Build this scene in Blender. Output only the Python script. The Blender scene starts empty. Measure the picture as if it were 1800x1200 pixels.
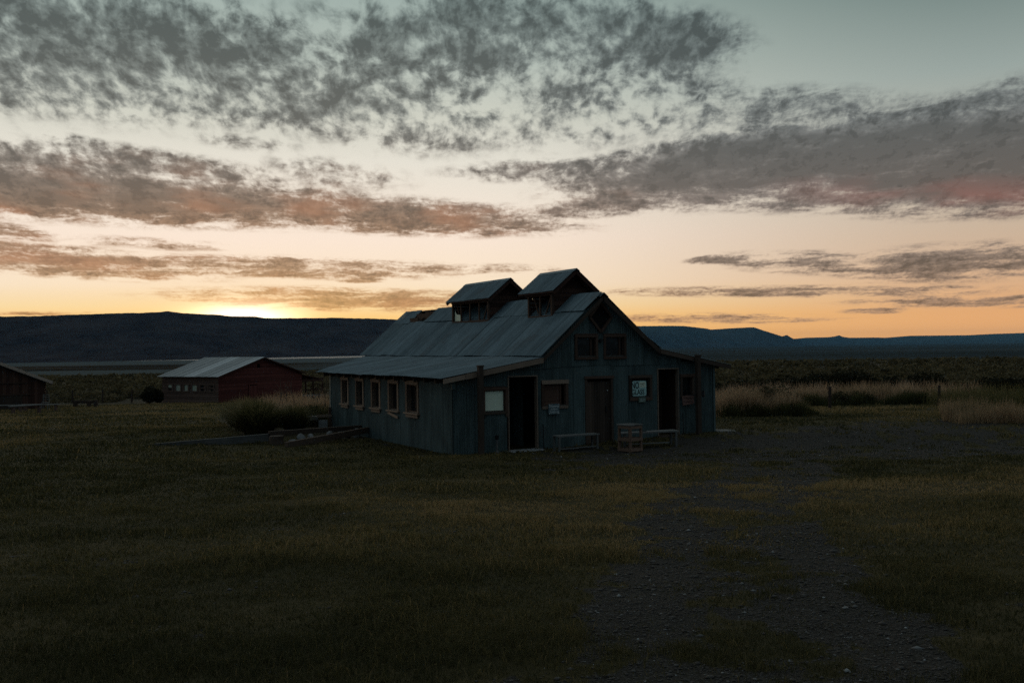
import bpy, math, random
import numpy as np
from mathutils import Matrix, Vector
random.seed(7); RNG = np.random.default_rng(11)
S = bpy.context.scene
COL = S.collection
R = math.radians

# ------------------------------------------------------------------ camera, world, sun, exposure
F = 1750.0                                    # focal length in photo pixels (1800 wide)
cam_d = bpy.data.cameras.new('camera'); cam_d.lens = 35.0; cam_d.sensor_width = 36.0
cam_d.clip_start = 0.1; cam_d.clip_end = 90000
cam = bpy.data.objects.new('camera', cam_d); COL.objects.link(cam)
PITCH = math.atan(10.5/F); ROLL = -math.atan(.0128)
cam.matrix_world = Matrix.Translation((0, 0, 1.6)) @ Matrix.Rotation(math.pi/2+PITCH, 4, 'X') @ Matrix.Rotation(ROLL, 4, 'Z')
S.camera = cam
S.view_settings.view_transform = 'Standard'; S.view_settings.look = 'None'
S.view_settings.exposure = 0.0; S.view_settings.gamma = 1.0
S.render.engine = 'CYCLES'
S.cycles.max_bounces = 5; S.cycles.diffuse_bounces = 2; S.cycles.glossy_bounces = 2
S.cycles.transmission_bounces = 3; S.cycles.volume_bounces = 0; S.cycles.transparent_max_bounces = 6
S.cycles.use_denoising = False

SUN_AZ = -15.3; SUN_EL = 1.6                    # degrees right of +Y, above the level

def srgb(r, g, b, a=1.0):
    def f(c):
        c = c/255.0
        return c/12.92 if c <= .04045 else ((c+.055)/1.055)**2.4
    return (f(r), f(g), f(b), a)

class NT:
    """small node helper"""
    def __init__(s, tree): s.t = tree; s.n = tree.nodes; s.l = tree.links
    def node(s, typ, **kw):
        n = s.n.new(typ)
        for k, v in kw.items(): setattr(n, k, v)
        return n
    def put(s, sock, v):
        if isinstance(v, bpy.types.NodeSocket): s.l.new(v, sock)
        elif v is not None: sock.default_value = v
    def m(s, op, a, b=None, c=None, clamp=False):
        n = s.node('ShaderNodeMath', operation=op); n.use_clamp = clamp
        s.put(n.inputs[0], a)
        if b is not None: s.put(n.inputs[1], b)
        if c is not None: s.put(n.inputs[2], c)
        return n.outputs[0]
    def comb(s, x, y, z):
        n = s.node('ShaderNodeCombineXYZ'); s.put(n.inputs[0], x); s.put(n.inputs[1], y); s.put(n.inputs[2], z); return n.outputs[0]
    def sep(s, v):
        n = s.node('ShaderNodeSeparateXYZ'); s.put(n.inputs[0], v); return n.outputs
    def noise(s, vec, scale, detail=4, rough=.55, dist=0.0, dim='3D', col=False):
        n = s.node('ShaderNodeTexNoise', noise_dimensions=dim)
        s.put(n.inputs['Vector'], vec); n.inputs['Scale'].default_value = scale
        n.inputs['Detail'].default_value = detail; n.inputs['Roughness'].default_value = rough
        n.inputs['Distortion'].default_value = dist
        return n.outputs['Color' if col else 'Fac']
    def ramp(s, fac, stops, interp='LINEAR'):
        n = s.node('ShaderNodeValToRGB'); cr = n.color_ramp; cr.interpolation = interp
        stops = sorted(stops, key=lambda q: q[0])
        while len(cr.elements) < len(stops): cr.elements.new(1.0)
        for e, (p, c) in zip(cr.elements, stops):
            e.position = p; e.color = c if len(c) == 4 else (*c, 1)
        s.put(n.inputs['Fac'], fac); return n.outputs['Color']
    def sstep(s, v, a, b, lo=0.0, hi=1.0):
        n = s.node('ShaderNodeMapRange', interpolation_type='SMOOTHSTEP')
        s.put(n.inputs[0], v)
        for i, q in enumerate((a, b, lo, hi)): s.put(n.inputs[i+1], q)
        return n.outputs[0]
    def mix(s, fac, a, b, typ='MIX'):
        n = s.node('ShaderNodeMix', data_type='RGBA', blend_type=typ)
        s.put(n.inputs[0], fac); s.put(n.inputs[6], a); s.put(n.inputs[7], b); return n.outputs[2]
    def vscale(s, v, sc):
        n = s.node('ShaderNodeVectorMath', operation='MULTIPLY'); s.put(n.inputs[0], v); n.inputs[1].default_value = sc; return n.outputs[0]
    def vadd(s, v, w):
        n = s.node('ShaderNodeVectorMath', operation='ADD'); s.put(n.inputs[0], v); s.put(n.inputs[1], w); return n.outputs[0]

# ---- directions of photo points, used to lay out the sky by compass bearing and elevation
_cosr, _sinr = math.cos(-ROLL), math.sin(-ROLL)
def azel(px, py):
    a, b = (px-900)/F, -(py-600)/F
    v = Matrix.Rotation(math.pi/2+PITCH, 3, 'X') @ Matrix.Rotation(ROLL, 3, 'Z') @ Vector((a, b, -1))
    v.normalize()
    return math.degrees(math.atan2(v.x, v.y)), math.degrees(math.asin(v.z))

W = bpy.data.worlds.new('World'); S.world = W; W.use_nodes = True
W.cycles.sampling_method = 'MANUAL'; W.cycles.sample_map_resolution = 1024
def build_world():
    k = NT(W.node_tree); k.n.clear()
    out = k.node('ShaderNodeOutputWorld')
    tc = k.node('ShaderNodeTexCoord').outputs['Generated']
    x, y, z = k.sep(tc)
    az = k.m('MULTIPLY', k.m('ARCTAN2', x, y), 57.29578)
    el = k.m('MULTIPLY', k.m('ARCSINE', z), 57.29578)
    # clear sky, two sides blended by compass bearing
    e01 = k.m('DIVIDE', k.m('MAXIMUM', el, 0.0), 45.0, clamp=True)
    P = lambda d: d/45.0
    left = k.ramp(e01, [(0, srgb(255, 188, 96)), (P(1.7), srgb(255, 206, 128)), (P(2.4), srgb(254, 224, 168)), (P(3.6), srgb(253, 232, 203)), (P(6.2), srgb(251, 232, 214)),
                        (P(8), srgb(243, 230, 214)), (P(10.5), srgb(230, 225, 212)), (P(13), srgb(207, 208, 195)), (P(16), srgb(182, 192, 183)), (P(19.5), srgb(158, 174, 168)),
                        (P(27), srgb(150, 160, 158)), (1, srgb(150, 158, 158))])
    right = k.ramp(e01, [(0, srgb(246, 176, 104)), (P(1.6), srgb(231, 170, 112)), (P(3), srgb(224, 178, 136)), (P(5), srgb(208, 179, 152)),
                         (P(7.5), srgb(196, 182, 163)), (P(10), srgb(186, 184, 172)), (P(14), srgb(152, 164, 159)), (P(19.5), srgb(100, 120, 117)),
                         (P(27), srgb(122, 138, 138)), (1, srgb(140, 152, 154))])
    sky = k.mix(k.sstep(az, -4.0, 28.0), left, right)
    # physical dusk sky of the same sun, added thinly
    nish = k.node('ShaderNodeTexSky', sky_type='NISHITA'); nish.sun_disc = False
    nish.sun_elevation = R(SUN_EL); nish.sun_rotation = R(SUN_AZ); nish.altitude = 1200; nish.air_density = 1.2; nish.dust_density = 1.5
    # the sky turned away from the sun: dim slate blue, with a faint rosy belt
    rear = k.ramp(e01, [(0, srgb(64, 80, 92)), (P(6), srgb(80, 92, 100)), (P(14), srgb(74, 94, 106)), (P(24), srgb(84, 106, 120)), (1, srgb(140, 152, 156))])
    absaz = k.m('ABSOLUTE', k.m('SUBTRACT', az, -12.0))
    sky = k.mix(k.sstep(absaz, 48.0, 112.0), sky, rear)
    # glow round the sun behind the ridge
    da = k.m('DIVIDE', k.m('SUBTRACT', az, SUN_AZ+.2), 1.0)
    de = k.m('SUBTRACT', el, SUN_EL+.15)
    def gauss(sa, se):
        q = k.m('ADD', k.m('POWER', k.m('DIVIDE', da, sa), 2.0), k.m('POWER', k.m('DIVIDE', de, se), 2.0))
        return k.m('EXPONENT', k.m('MULTIPLY', q, -1.0))
    g1 = gauss(3.2, .8); g2 = gauss(10.0, 2.0); g3 = gauss(2.4, .70)
    # ---- clouds: one layer seen in perspective, so texture shrinks to the horizon
    zz = k.m('ADD', k.m('MAXIMUM', z, 0.0), .075)
    px = k.m('DIVIDE', k.m('MULTIPLY', az, .0174533), k.m('MULTIPLY_ADD', k.m('MAXIMUM', z, 0.0), .22, .185)); py = k.m('MULTIPLY', k.m('LOGARITHM', zz, 2.71828), 1.55)
    p = k.comb(px, py, 0.0)
    warp = k.noise(p, 4.0, 3, .5, col=True)
    wv = k.node('ShaderNodeVectorMath', operation='MULTIPLY_ADD')
    k.put(wv.inputs[0], warp); wv.inputs[1].default_value = (.09, .09, 0); k.put(wv.inputs[2], p)
    pw = wv.outputs[0]
    nb = k.noise(pw, 4.2, 3, .5)          # cloud groups
    nc = k.noise(pw, 15.5, 4, .55)        # cells
    nf = k.noise(pw, 45.0, 4, .62)        # fray
    str_ = k.noise(k.vscale(pw, (1.0, 3.4, 1)), 5.0, 5, .6)   # drawn-out streaks near the horizon
    azel_v = k.comb(az, el, 0.0)
    blobs = [  # px, py, rx, ry, tilt(deg, clockwise in the picture), weight, cap
        (60, 60, 640, 150, 3, 2.0, 1.2), (480, 128, 540, 118, 5, 2.0, 1.02), (860, 62, 440, 105, 0, 1.9, 1.15), (1120, 70, 250, 78, 6, 2.2, 1.2),
        (1100, 165, 360, 85, 10, 1.4, .74), (700, 205, 330, 80, 4, 1.3, .72), (980, 222, 280, 60, 0, .9, .46), (230, 145, 420, 72, 6, 1.7, 1.0),
        (60, 283, 250, 32, 6, 2.0, 1.2), (300, 296, 300, 36, 7, 1.5, .95), (180, 345, 600, 56, 2, 2.4, 1.5), (660, 376, 440, 42, 4, 2.0, 1.3), (900, 396, 190, 26, 2, 1.2, .8),
        (590, 306, 170, 36, 6, 1.0, .6), (430, 250, 130, 20, 5, .8, .5), (150, 250, 130, 14, 8, .9, .55), (960, 300, 230, 26, 0, 1.6, .95), (1110, 350, 240, 32, -6, 1.8, 1.2),
        (1330, 290, 430, 78, -4, 3.0, 1.6), (1660, 280, 420, 108, 4, 3.2, 1.75), (1740, 200, 270, 60, -10, 1.9, 1.1), (1440, 195, 280, 52, 8, 1.4, .85), (1520, 338, 420, 44, 3, 1.8, 1.3),
        (90, 458, 350, 32, 4, 1.8, 1.15), (520, 470, 400, 24, 2, 1.6, .95), (880, 474, 150, 15, 2, 1.0, .7),
        (610, 526, 400, 26, 2, 1.7, 1.1), (20, 408, 90, 18, 6, 1.3, .9), (270, 428, 190, 14, 3, .8, .5), (640, 492, 60, 7, 0, 1.4, 1.0),
        (1270, 457, 80, 12, 0, 1.8, 1.2), (1420, 462, 210, 26, 4, 1.2, .8), (1680, 462, 250, 40, 0, 1.7, 1.1), (1400, 512, 440, 13, 2, 1.5, 1.0), (1700, 530, 240, 14, 2, 1.5, 1.0),
        (1260, 560, 260, 13, 2, 1.2, .8), (1540, 546, 70, 7, 0, 1.5, 1.0), (860, 560, 200, 8, 2, 1.0, .8), (60, 551, 120, 5, 0, 1.0, .8),
    ]
    acc = None
    for (bx, by, rx, ry, tilt, wgt, cap) in blobs:
        a0, e0 = azel(bx, by)
        mp = k.node('ShaderNodeMapping', vector_type='TEXTURE')
        mp.inputs['Location'].default_value = (a0, e0, 0)
        mp.inputs['Rotation'].default_value = (0, 0, R(-tilt+.7))
        mp.inputs['Scale'].default_value = (rx/30.54, ry/30.54, 1)
        k.put(mp.inputs['Vector'], azel_v)
        gr = k.node('ShaderNodeTexGradient', gradient_type='SPHERICAL'); k.put(gr.inputs[0], mp.outputs[0])
        g_ = k.m('MINIMUM', k.m('MULTIPLY', gr.outputs['Fac'], wgt), cap)
        acc = g_ if acc is None else k.m('MAXIMUM', acc, g_)
    # beyond the photographed part the deck goes on, broken
    beyond = k.m('MULTIPLY', k.sstep(k.m('ABSOLUTE', az), 29, 45), .55)
    over = k.m('MULTIPLY', k.sstep(el, 20.5, 26), .30)
    mask = k.m('MINIMUM', k.m('MAXIMUM', acc, k.m('MAXIMUM', beyond, over)), 1.75)
    lowf = k.m('MULTIPLY', k.sstep(el, 6.0, 12.0), k.sstep(az, 7.0, 15.0, 1.0, .35))      # drawn-out streaks low down and in the long right bank, cells high up
    tex_hi = k.m('ADD', k.m('MULTIPLY', nc, 1.15), k.m('ADD', k.m('MULTIPLY', nb, .86), k.m('MULTIPLY', nf, .24)))
    tex_lo = k.m('ADD', k.m('MULTIPLY', str_, 1.25), k.m('ADD', k.m('MULTIPLY', nb, .55), k.m('MULTIPLY', nf, .45)))
    mx = k.node('ShaderNodeMix', data_type='FLOAT'); k.put(mx.inputs[0], lowf); k.put(mx.inputs[2], tex_lo); k.put(mx.inputs[3], tex_hi)
    tex = k.m('SUBTRACT', mx.outputs[0], 1.125)
    D = k.m('ADD', mask, k.m('MULTIPLY', k.m('MULTIPLY', tex, 2.9), k.m('MULTIPLY_ADD', mask, 1.7, .04, clamp=True)))
    cov = k.sstep(D, .04, 1.12)
    inner = k.m('ADD', k.m('MULTIPLY', nc, .6), k.m('ADD', k.m('MULTIPLY', nb, .30), k.m('MULTIPLY', nf, .30)))
    thick = k.m('MULTIPLY', k.sstep(D, .30, 1.7), k.m('MAXIMUM', k.sstep(inner, .42, .80, .30, 1.25), k.sstep(mask, 1.05, 1.6, 0.0, .85)))
    cl_l = k.ramp(e01, [(0, srgb(226, 150, 84)), (P(2.8), srgb(208, 158, 112)), (P(4.8), srgb(182, 146, 116)), (P(7), srgb(158, 124, 98)),
                        (P(9.5), srgb(142, 130, 120)), (P(13), srgb(138, 142, 137)), (P(19), srgb(118, 132, 129)), (1, srgb(84, 96, 104))])
    cl_r = k.ramp(e01, [(0, srgb(204, 152, 104)), (P(2.4), srgb(172, 140, 116)), (P(4.8), srgb(146, 128, 116)), (P(8), srgb(136, 124, 118)),
                        (P(12), srgb(118, 122, 122)), (P(19), srgb(110, 124, 123)), (1, srgb(76, 90, 98))])
    cloud = k.mix(k.sstep(az, -10.0, 16.0), cl_l, cl_r)
    dark = k.vscale(cloud, (.33, .335, .345))
    cloud = k.mix(k.m('MINIMUM', thick, 1.0), cloud, dark)
    # undersides catching the last red light: where a lower strip of the same deck is thinner
    nlit = k.noise(k.vscale(p, (1, 2.2, 1)), 2.0, 3, .5)
    lit = k.m('MULTIPLY', k.m('MULTIPLY', k.sstep(nlit, .48, .70), k.sstep(el, 12.0, 7.0)), k.sstep(az, 12.0, 2.0))
    cloud = k.mix(k.m('MULTIPLY', lit, .42), cloud, srgb(184, 120, 82))
    rose_a = gauss_at = None
    a0, e0 = azel(1690, 345)
    mp = k.node('ShaderNodeMapping', vector_type='TEXTURE'); mp.inputs['Location'].default_value = (a0, e0, 0)
    mp.inputs['Rotation'].default_value = (0, 0, R(-6)); mp.inputs['Scale'].default_value = (11.0, 1.3, 1); k.put(mp.inputs['Vector'], azel_v)
    gr = k.node('ShaderNodeTexGradient', gradient_type='SPHERICAL'); k.put(gr.inputs[0], mp.outputs[0])
    cloud = k.mix(k.m('MULTIPLY', k.m('MULTIPLY', gr.outputs['Fac'], k.sstep(nlit, .40, .62)), .55), cloud, srgb(150, 90, 82))
    back = k.mix(k.sstep(absaz, 48.0, 112.0), cloud, srgb(58, 70, 78))
    sky = k.mix(k.m('MULTIPLY', cov, .93), sky, back)
    fin = k.mix(k.m('MULTIPLY', g2, .30), sky, srgb(255, 208, 122))
    addc = k.node('ShaderNodeVectorMath', operation='MULTIPLY_ADD')
    k.put(addc.inputs[0], k.comb(g1, g1, g1)); addc.inputs[1].default_value = (.55, .24, .03); k.put(addc.inputs[2], fin)
    addd = k.node('ShaderNodeVectorMath', operation='MULTIPLY_ADD')
    k.put(addd.inputs[0], k.comb(g3, g3, g3)); addd.inputs[1].default_value = (1.6, 1.5, 1.3); k.put(addd.inputs[2], addc.outputs[0])
    # below the level: dark earth tone (never seen, hidden by the ground)
    fin2 = k.mix(k.sstep(el, -.6, -.2, 1.0, 0.0), addd.outputs[0], srgb(40, 42, 44))
    low = k.m('MULTIPLY_ADD', k.sstep(el, 3.2, .2), .16, 1.0)
    fin2 = k.vscale(fin2, (1, 1, 1)); k.put([n for n in k.n][-1].inputs[1], k.comb(low, low, low))
    bg = k.node('ShaderNodeBackground'); k.put(bg.inputs[0], fin2); bg.inputs[1].default_value = 1.0
    bg2 = k.node('ShaderNodeBackground'); k.put(bg2.inputs[0], nish.outputs[0]); bg2.inputs[1].default_value = .004
    ad = k.node('ShaderNodeAddShader'); k.put(ad.inputs[0], bg.outputs[0]); k.put(ad.inputs[1], bg2.outputs[0])
    k.l.new(ad.outputs[0], out.inputs['Surface'])
build_world()

sun_d = bpy.data.lights.new('sun', 'SUN'); sun_d.energy = 2.0; sun_d.angle = R(.5); sun_d.color = (1.0, .62, .34)
sun = bpy.data.objects.new('sun', sun_d); COL.objects.link(sun)
_sd = Vector((math.sin(R(SUN_AZ))*math.cos(R(SUN_EL)), math.cos(R(SUN_AZ))*math.cos(R(SUN_EL)), math.sin(R(SUN_EL))))
sun.rotation_euler = (-_sd).to_track_quat('-Z', 'Y').to_euler()
sun.location = _sd*200

# ------------------------------------------------------------------ helpers: noise, meshes, tags
def _hash(ix, iy, seed):
    h = (ix.astype(np.int64)*374761393 + iy.astype(np.int64)*668265263 + seed*974634777) & 0x7fffffff
    h = ((h ^ (h >> 13))*1274126177) & 0x7fffffff
    h = h ^ (h >> 16)
    return (h & 0xffffff)/float(0xffffff)
def vnoise(x, y, seed=0):
    x = np.asarray(x, float); y = np.asarray(y, float)
    ix = np.floor(x); iy = np.floor(y); fx = x-ix; fy = y-iy
    fx = fx*fx*(3-2*fx); fy = fy*fy*(3-2*fy)
    a = _hash(ix, iy, seed); b = _hash(ix+1, iy, seed); c = _hash(ix, iy+1, seed); d = _hash(ix+1, iy+1, seed)
    return (a*(1-fx)+b*fx)*(1-fy)+(c*(1-fx)+d*fx)*fy
def fbm(x, y, seed=0, oct=4, gain=.5):
    s = 0; a = 1; t = 0
    for i in range(oct):
        s = s+a*vnoise(np.asarray(x)*2**i+17.3*i, np.asarray(y)*2**i-9.1*i, seed+i); t += a; a *= gain
    return s/t
def smooth(a, b, v):
    t = np.clip((np.asarray(v, float)-a)/(b-a), 0, 1); return t*t*(3-2*t)

class MB:
    """collects faces with a per-face tone; build() links ONE mesh object"""
    def __init__(s): s.v = []; s.f = []; s.t = []
    def face(s, pts, tone=.5):
        n = len(s.v); s.v += [tuple(p) for p in pts]; s.f.append(tuple(range(n, n+len(pts)))); s.t.append(tone)
    def hexa(s, p, tone=.5):
        n = len(s.v); s.v += [tuple(q) for q in p]
        for f in ((0, 3, 2, 1), (4, 5, 6, 7), (0, 1, 5, 4), (1, 2, 6, 5), (2, 3, 7, 6), (3, 0, 4, 7)):
            s.f.append(tuple(n+i for i in f)); s.t.append(tone)
    def box(s, x0, x1, y0, y1, z0, z1, tone=None):
        tone = random.random() if tone is None else tone
        s.hexa([(x0, y0, z0), (x1, y0, z0), (x1, y1, z0), (x0, y1, z0), (x0, y0, z1), (x1, y0, z1), (x1, y1, z1), (x0, y1, z1)], tone)
    def beam(s, a, b, w, h, up=(0, 0, 1), tone=None, w2=None, h2=None):
        a = Vector(a); b = Vector(b); d = (b-a).normalized(); up = Vector(up)
        if abs(d.dot(up)) > .98: up = Vector((0, 1, 0))
        r = d.cross(up).normalized(); u = r.cross(d)
        w2 = w if w2 is None else w2; h2 = h if h2 is None else h2
        P = [a-r*w/2-u*h/2, a+r*w/2-u*h/2, b+r*w2/2-u*h2/2, b-r*w2/2-u*h2/2, a-r*w/2+u*h/2, a+r*w/2+u*h/2, b+r*w2/2+u*h2/2, b-r*w2/2+u*h2/2]
        s.hexa(P, random.random() if tone is None else tone)
    def tube(s, a, b, r0, r1=None, n=10, tone=.5, wob=0.0, segs=1, cap=True):
        a = Vector(a); b = Vector(b); d = (b-a).normalized(); r1 = r0 if r1 is None else r1
        up = Vector((0, 0, 1)) if abs(d.z) < .9 else Vector((1, 0, 0))
        x = d.cross(up).normalized(); y = x.cross(d); base = len(s.v)
        for k in range(segs+1):
            t = k/segs; c = a.lerp(b, t); rr = r0+(r1-r0)*t
            c = c+x*(random.uniform(-wob, wob))+y*(random.uniform(-wob, wob))
            for i in range(n):
                q = 2*math.pi*i/n; rj = rr*(1+random.uniform(-wob, wob)*2)
                s.v.append(tuple(c+x*math.cos(q)*rj+y*math.sin(q)*rj))
        for k in range(segs):
            for i in range(n):
                j = (i+1) % n; o = base+k*n
                s.f.append((o+i, o+j, o+n+j, o+n+i)); s.t.append(tone)
        if cap:
            s.f.append(tuple(base+i for i in range(n))[::-1]); s.t.append(tone)
            s.f.append(tuple(base+segs*n+i for i in range(n))); s.t.append(tone)
    def build(s, name, mat, parent=None, loc=None):
        me = bpy.data.meshes.new(name); me.from_pydata(s.v, [], s.f)
        at = me.attributes.new('tone', 'FLOAT', 'FACE'); at.data.foreach_set('value', np.array(s.t, np.float32))
        me.materials.append(mat); o = bpy.data.objects.new(name, me); COL.objects.link(o)
        if parent: o.parent = parent
        if loc: o.location = loc
        return o
def build_each(mb, name, mat, parent):
    for i in range(len(mb.f)//6):
        p = MB(); p.v = mb.v[i*8:i*8+8]; p.f = [tuple(q-i*8 for q in f) for f in mb.f[i*6:i*6+6]]; p.t = mb.t[i*6:i*6+6]; p.build(name, mat, parent)
def tag(o, label=None, cat=None, group=None, kind=None):
    if label: o['label'] = label
    if cat: o['category'] = cat
    if group: o['group'] = group
    if kind: o['kind'] = kind
    return o
def empty(name, loc, rz=0.0):
    o = bpy.data.objects.new(name, None); COL.objects.link(o); o.location = loc; o.rotation_euler = (0, 0, rz); o.empty_display_size = .2
    return o
def arr_mesh(name, verts, lv, ls, mat, tone=None, parent=None):
    """verts (n,3); lv loop vertex ids; ls loop starts"""
    me = bpy.data.meshes.new(name)
    me.vertices.add(len(verts)); me.vertices.foreach_set('co', np.asarray(verts, np.float32).ravel())
    me.loops.add(len(lv)); me.loops.foreach_set('vertex_index', np.asarray(lv, np.int32))
    me.polygons.add(len(ls)); me.polygons.foreach_set('loop_start', np.asarray(ls, np.int32))
    me.update(calc_edges=True)
    if tone is not None:
        at = me.attributes.new('tone', 'FLOAT', 'POINT'); at.data.foreach_set('value', np.asarray(tone, np.float32))
    me.materials.append(mat)
    o = bpy.data.objects.new(name, me); COL.objects.link(o)
    if parent: o.parent = parent
    return o
def blades(name, P, h, w, lean, tone, mat, bend=.5, parent=None):
    """one tapered, bent leaf per point: P (n,3)"""
    n = len(P); a = RNG.uniform(0, 2*np.pi, n); b = a+RNG.uniform(-1, 1, n)*1.2
    dx, dy = np.cos(a), np.sin(a); lx, ly = np.cos(b+1.57), np.sin(b+1.57)
    V = np.zeros((n, 5, 3))
    off = lean*h
    V[:, 0] = P; V[:, 1] = P
    V[:, 0, 0] -= dx*w/2; V[:, 0, 1] -= dy*w/2; V[:, 1, 0] += dx*w/2; V[:, 1, 1] += dy*w/2
    mid = P.copy(); mid[:, 0] += lx*off*.35; mid[:, 1] += ly*off*.35; mid[:, 2] += h*.58
    V[:, 2] = mid; V[:, 3] = mid
    V[:, 2, 0] -= dx*w*.36; V[:, 2, 1] -= dy*w*.36; V[:, 3, 0] += dx*w*.36; V[:, 3, 1] += dy*w*.36
    tip = P.copy(); tip[:, 0] += lx*off; tip[:, 1] += ly*off; tip[:, 2] += h*(1-.25*lean)
    V[:, 4] = tip
    base = (np.arange(n)*5)[:, None]
    lv = (base+np.array([[0, 1, 3, 2, 2, 3, 4]])).ravel()
    ls = (np.arange(n)[:, None]*7+np.array([[0, 4]])).ravel()
    return arr_mesh(name, V.reshape(-1, 3), lv, ls, mat, np.repeat(tone, 5), parent)

# ------------------------------------------------------------------ materials
def newmat(name):
    m = bpy.data.materials.new(name); m.use_nodes = True; k = NT(m.node_tree); k.n.clear()
    out = k.node('ShaderNodeOutputMaterial'); b = k.node('ShaderNodeBsdfPrincipled'); k.l.new(b.outputs[0], out.inputs[0])
    return m, k, b
def objco(k): return k.node('ShaderNodeTexCoord').outputs['Object']
def attr(k, n='tone'):
    a = k.node('ShaderNodeAttribute'); a.attribute_name = n; return a.outputs['Fac']
def bump(k, b, h, strength=.4, dist=.02):
    n = k.node('ShaderNodeBump'); n.inputs['Strength'].default_value = strength; n.inputs['Distance'].default_value = dist
    k.put(n.inputs['Height'], h); k.l.new(n.outputs[0], b.inputs['Normal'])

def mat_metal(name, lo, hi, rust, streak=(9, 9, .6), rust_amt=.62, metallic=.35, rough=.55, tw=.36):
    m, k, b = newmat(name); co = objco(k); t = attr(k)
    n1 = k.sstep(k.noise(k.vscale(co, streak), 1.6, 5, .65), .34, .66); n2 = k.noise(co, 1.1, 4, .6); n3 = k.noise(co, 14, 3, .6)
    n4 = k.sstep(k.noise(k.vscale(co, (2.2, 2.2, .7) if streak[2] < 1 and streak[0] > 1 else (.7, 2.2, .7)), 1.3, 5, .65), .36, .66)
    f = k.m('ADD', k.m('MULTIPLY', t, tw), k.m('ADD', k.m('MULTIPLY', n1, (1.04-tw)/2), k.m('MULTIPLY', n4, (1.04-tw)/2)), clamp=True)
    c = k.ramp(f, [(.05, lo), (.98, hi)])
    rs = k.sstep(k.m('ADD', k.m('MULTIPLY', n1, .28), k.m('MULTIPLY', n2, .75)), rust_amt, rust_amt+.16)
    c = k.mix(k.m('MULTIPLY', rs, .7), c, rust)
    k.put(b.inputs['Base Color'], c); b.inputs['Metallic'].default_value = metallic
    k.put(b.inputs['Roughness'], k.m('ADD', k.m('MULTIPLY', n3, .25), rough-.1, clamp=True))
    bump(k, b, n2, .25, .03)
    return m
def mat_wood(name, lo, hi, scale=(2, 2, 14), rough=.85, spec=.2):
    m, k, b = newmat(name); co = objco(k); t = attr(k)
    sc = tuple(3.0 if s > 5 else 26.0 for s in scale)
    sc = {(2, 2, 14): (28, 28, 1.6), (14, 2, 2): (1.6, 28, 28), (2, 14, 2): (28, 1.6, 28)}.get(scale, (20, 20, 20))
    n1 = k.noise(k.vscale(co, sc), 1.0, 5, .65); n2 = k.noise(co, 2.3, 3, .6)
    f = k.m('ADD', k.m('MULTIPLY', t, .45), k.m('ADD', k.m('MULTIPLY', n1, .5), k.m('MULTIPLY', n2, .25)))
    k.put(b.inputs['Base Color'], k.ramp(f, [(.30, lo), (.85, hi)]))
    b.inputs['Roughness'].default_value = rough; b.inputs['Specular IOR Level'].default_value = spec
    bump(k, b, n1, .6, .01)
    return m
def mat_plain(name, col, rough=.7, metallic=0.0, noise=.25, spec=.4):
    m, k, b = newmat(name); co = objco(k); n = k.noise(co, 6, 4, .6)
    c2 = tuple(c*(1-noise*1.4) for c in col[:3]); c3 = tuple(min(1, c*(1+noise)) for c in col[:3])
    k.put(b.inputs['Base Color'], k.ramp(n, [(.3, (*c2, 1)), (.7, (*c3, 1))]))
    b.inputs['Roughness'].default_value = rough; b.inputs['Metallic'].default_value = metallic; b.inputs['Specular IOR Level'].default_value = spec
    return m

M = {}
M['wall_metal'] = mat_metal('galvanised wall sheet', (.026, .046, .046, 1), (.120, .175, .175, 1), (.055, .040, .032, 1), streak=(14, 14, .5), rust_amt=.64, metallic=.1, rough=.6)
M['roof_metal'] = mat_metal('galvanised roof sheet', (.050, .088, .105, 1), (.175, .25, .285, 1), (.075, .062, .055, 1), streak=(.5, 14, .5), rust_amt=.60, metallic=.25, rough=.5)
M['shed_roof'] = mat_metal('pale shed roof sheet', (.09, .115, .13, 1), (.36, .41, .44, 1), (.18, .13, .10, 1), streak=(.6, 6, .6), rust_amt=.75, metallic=.2, rough=.5, tw=.78)
M['tan_wood'] = mat_wood('sun bleached trim wood', (.12, .085, .063, 1), (.34, .25, .19, 1))
M['dark_wood'] = mat_wood('dark weathered wood', (.035, .026, .021, 1), (.12, .085, .065, 1))
M['brown_wood'] = mat_wood('brown weathered wood', (.045, .026, .018, 1), (.13, .080, .060, 1))
M['red_board'] = mat_wood('old red paint board', (.072, .020, .018, 1), (.18, .056, .047, 1), (14, 2, 2))
M['faded_red'] = mat_wood('faded red brown board', (.045, .024, .018, 1), (.13, .075, .055, 1), (14, 2, 2))
M['stand_wood'] = mat_wood('orange brown stained wood', (.10, .062, .044, 1), (.26, .165, .12, 1))
M['grey_board'] = mat_wood('bare grey board', (.065, .042, .034, 1), (.18, .122, .10, 1), (2, 14, 2))
M['grey_plank'] = mat_wood('silver grey plank', (.055, .056, .053, 1), (.20, .20, .19, 1), (14, 2, 2))
M['shed_board'] = mat_wood('dark brown shed board', (.035, .017, .013, 1), (.11, .055, .04, 1))
M['black'] = mat_plain('black and painted shade', (.008, .008, .008), .9)  # black parts, and the shade inside the roof vents put into colour
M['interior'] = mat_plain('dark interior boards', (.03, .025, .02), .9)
M['pale_panel'] = mat_plain('pale green white board', (.86, .96, .76), .6, noise=.06)
M['dusty_pane'] = mat_plain('dusty pale pane', (.36, .42, .35), .5, noise=.2)
M['stone'] = mat_plain('pale concrete', (.30, .31, .31), .85)
M['rock'] = mat_plain('grey field stone', (.16, .165, .165), .85, noise=.35)
M['slab'] = mat_plain('worn concrete slab', (.20, .195, .18), .9)
M['iron'] = mat_plain('dark iron', (.03, .03, .032), .5, .6)
M['white_paint'] = mat_plain('worn white paint', (.55, .57, .56), .6)
M['teal_paint'] = mat_plain('pale teal sign paint', (.44, .68, .65), .5, noise=.12)
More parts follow.
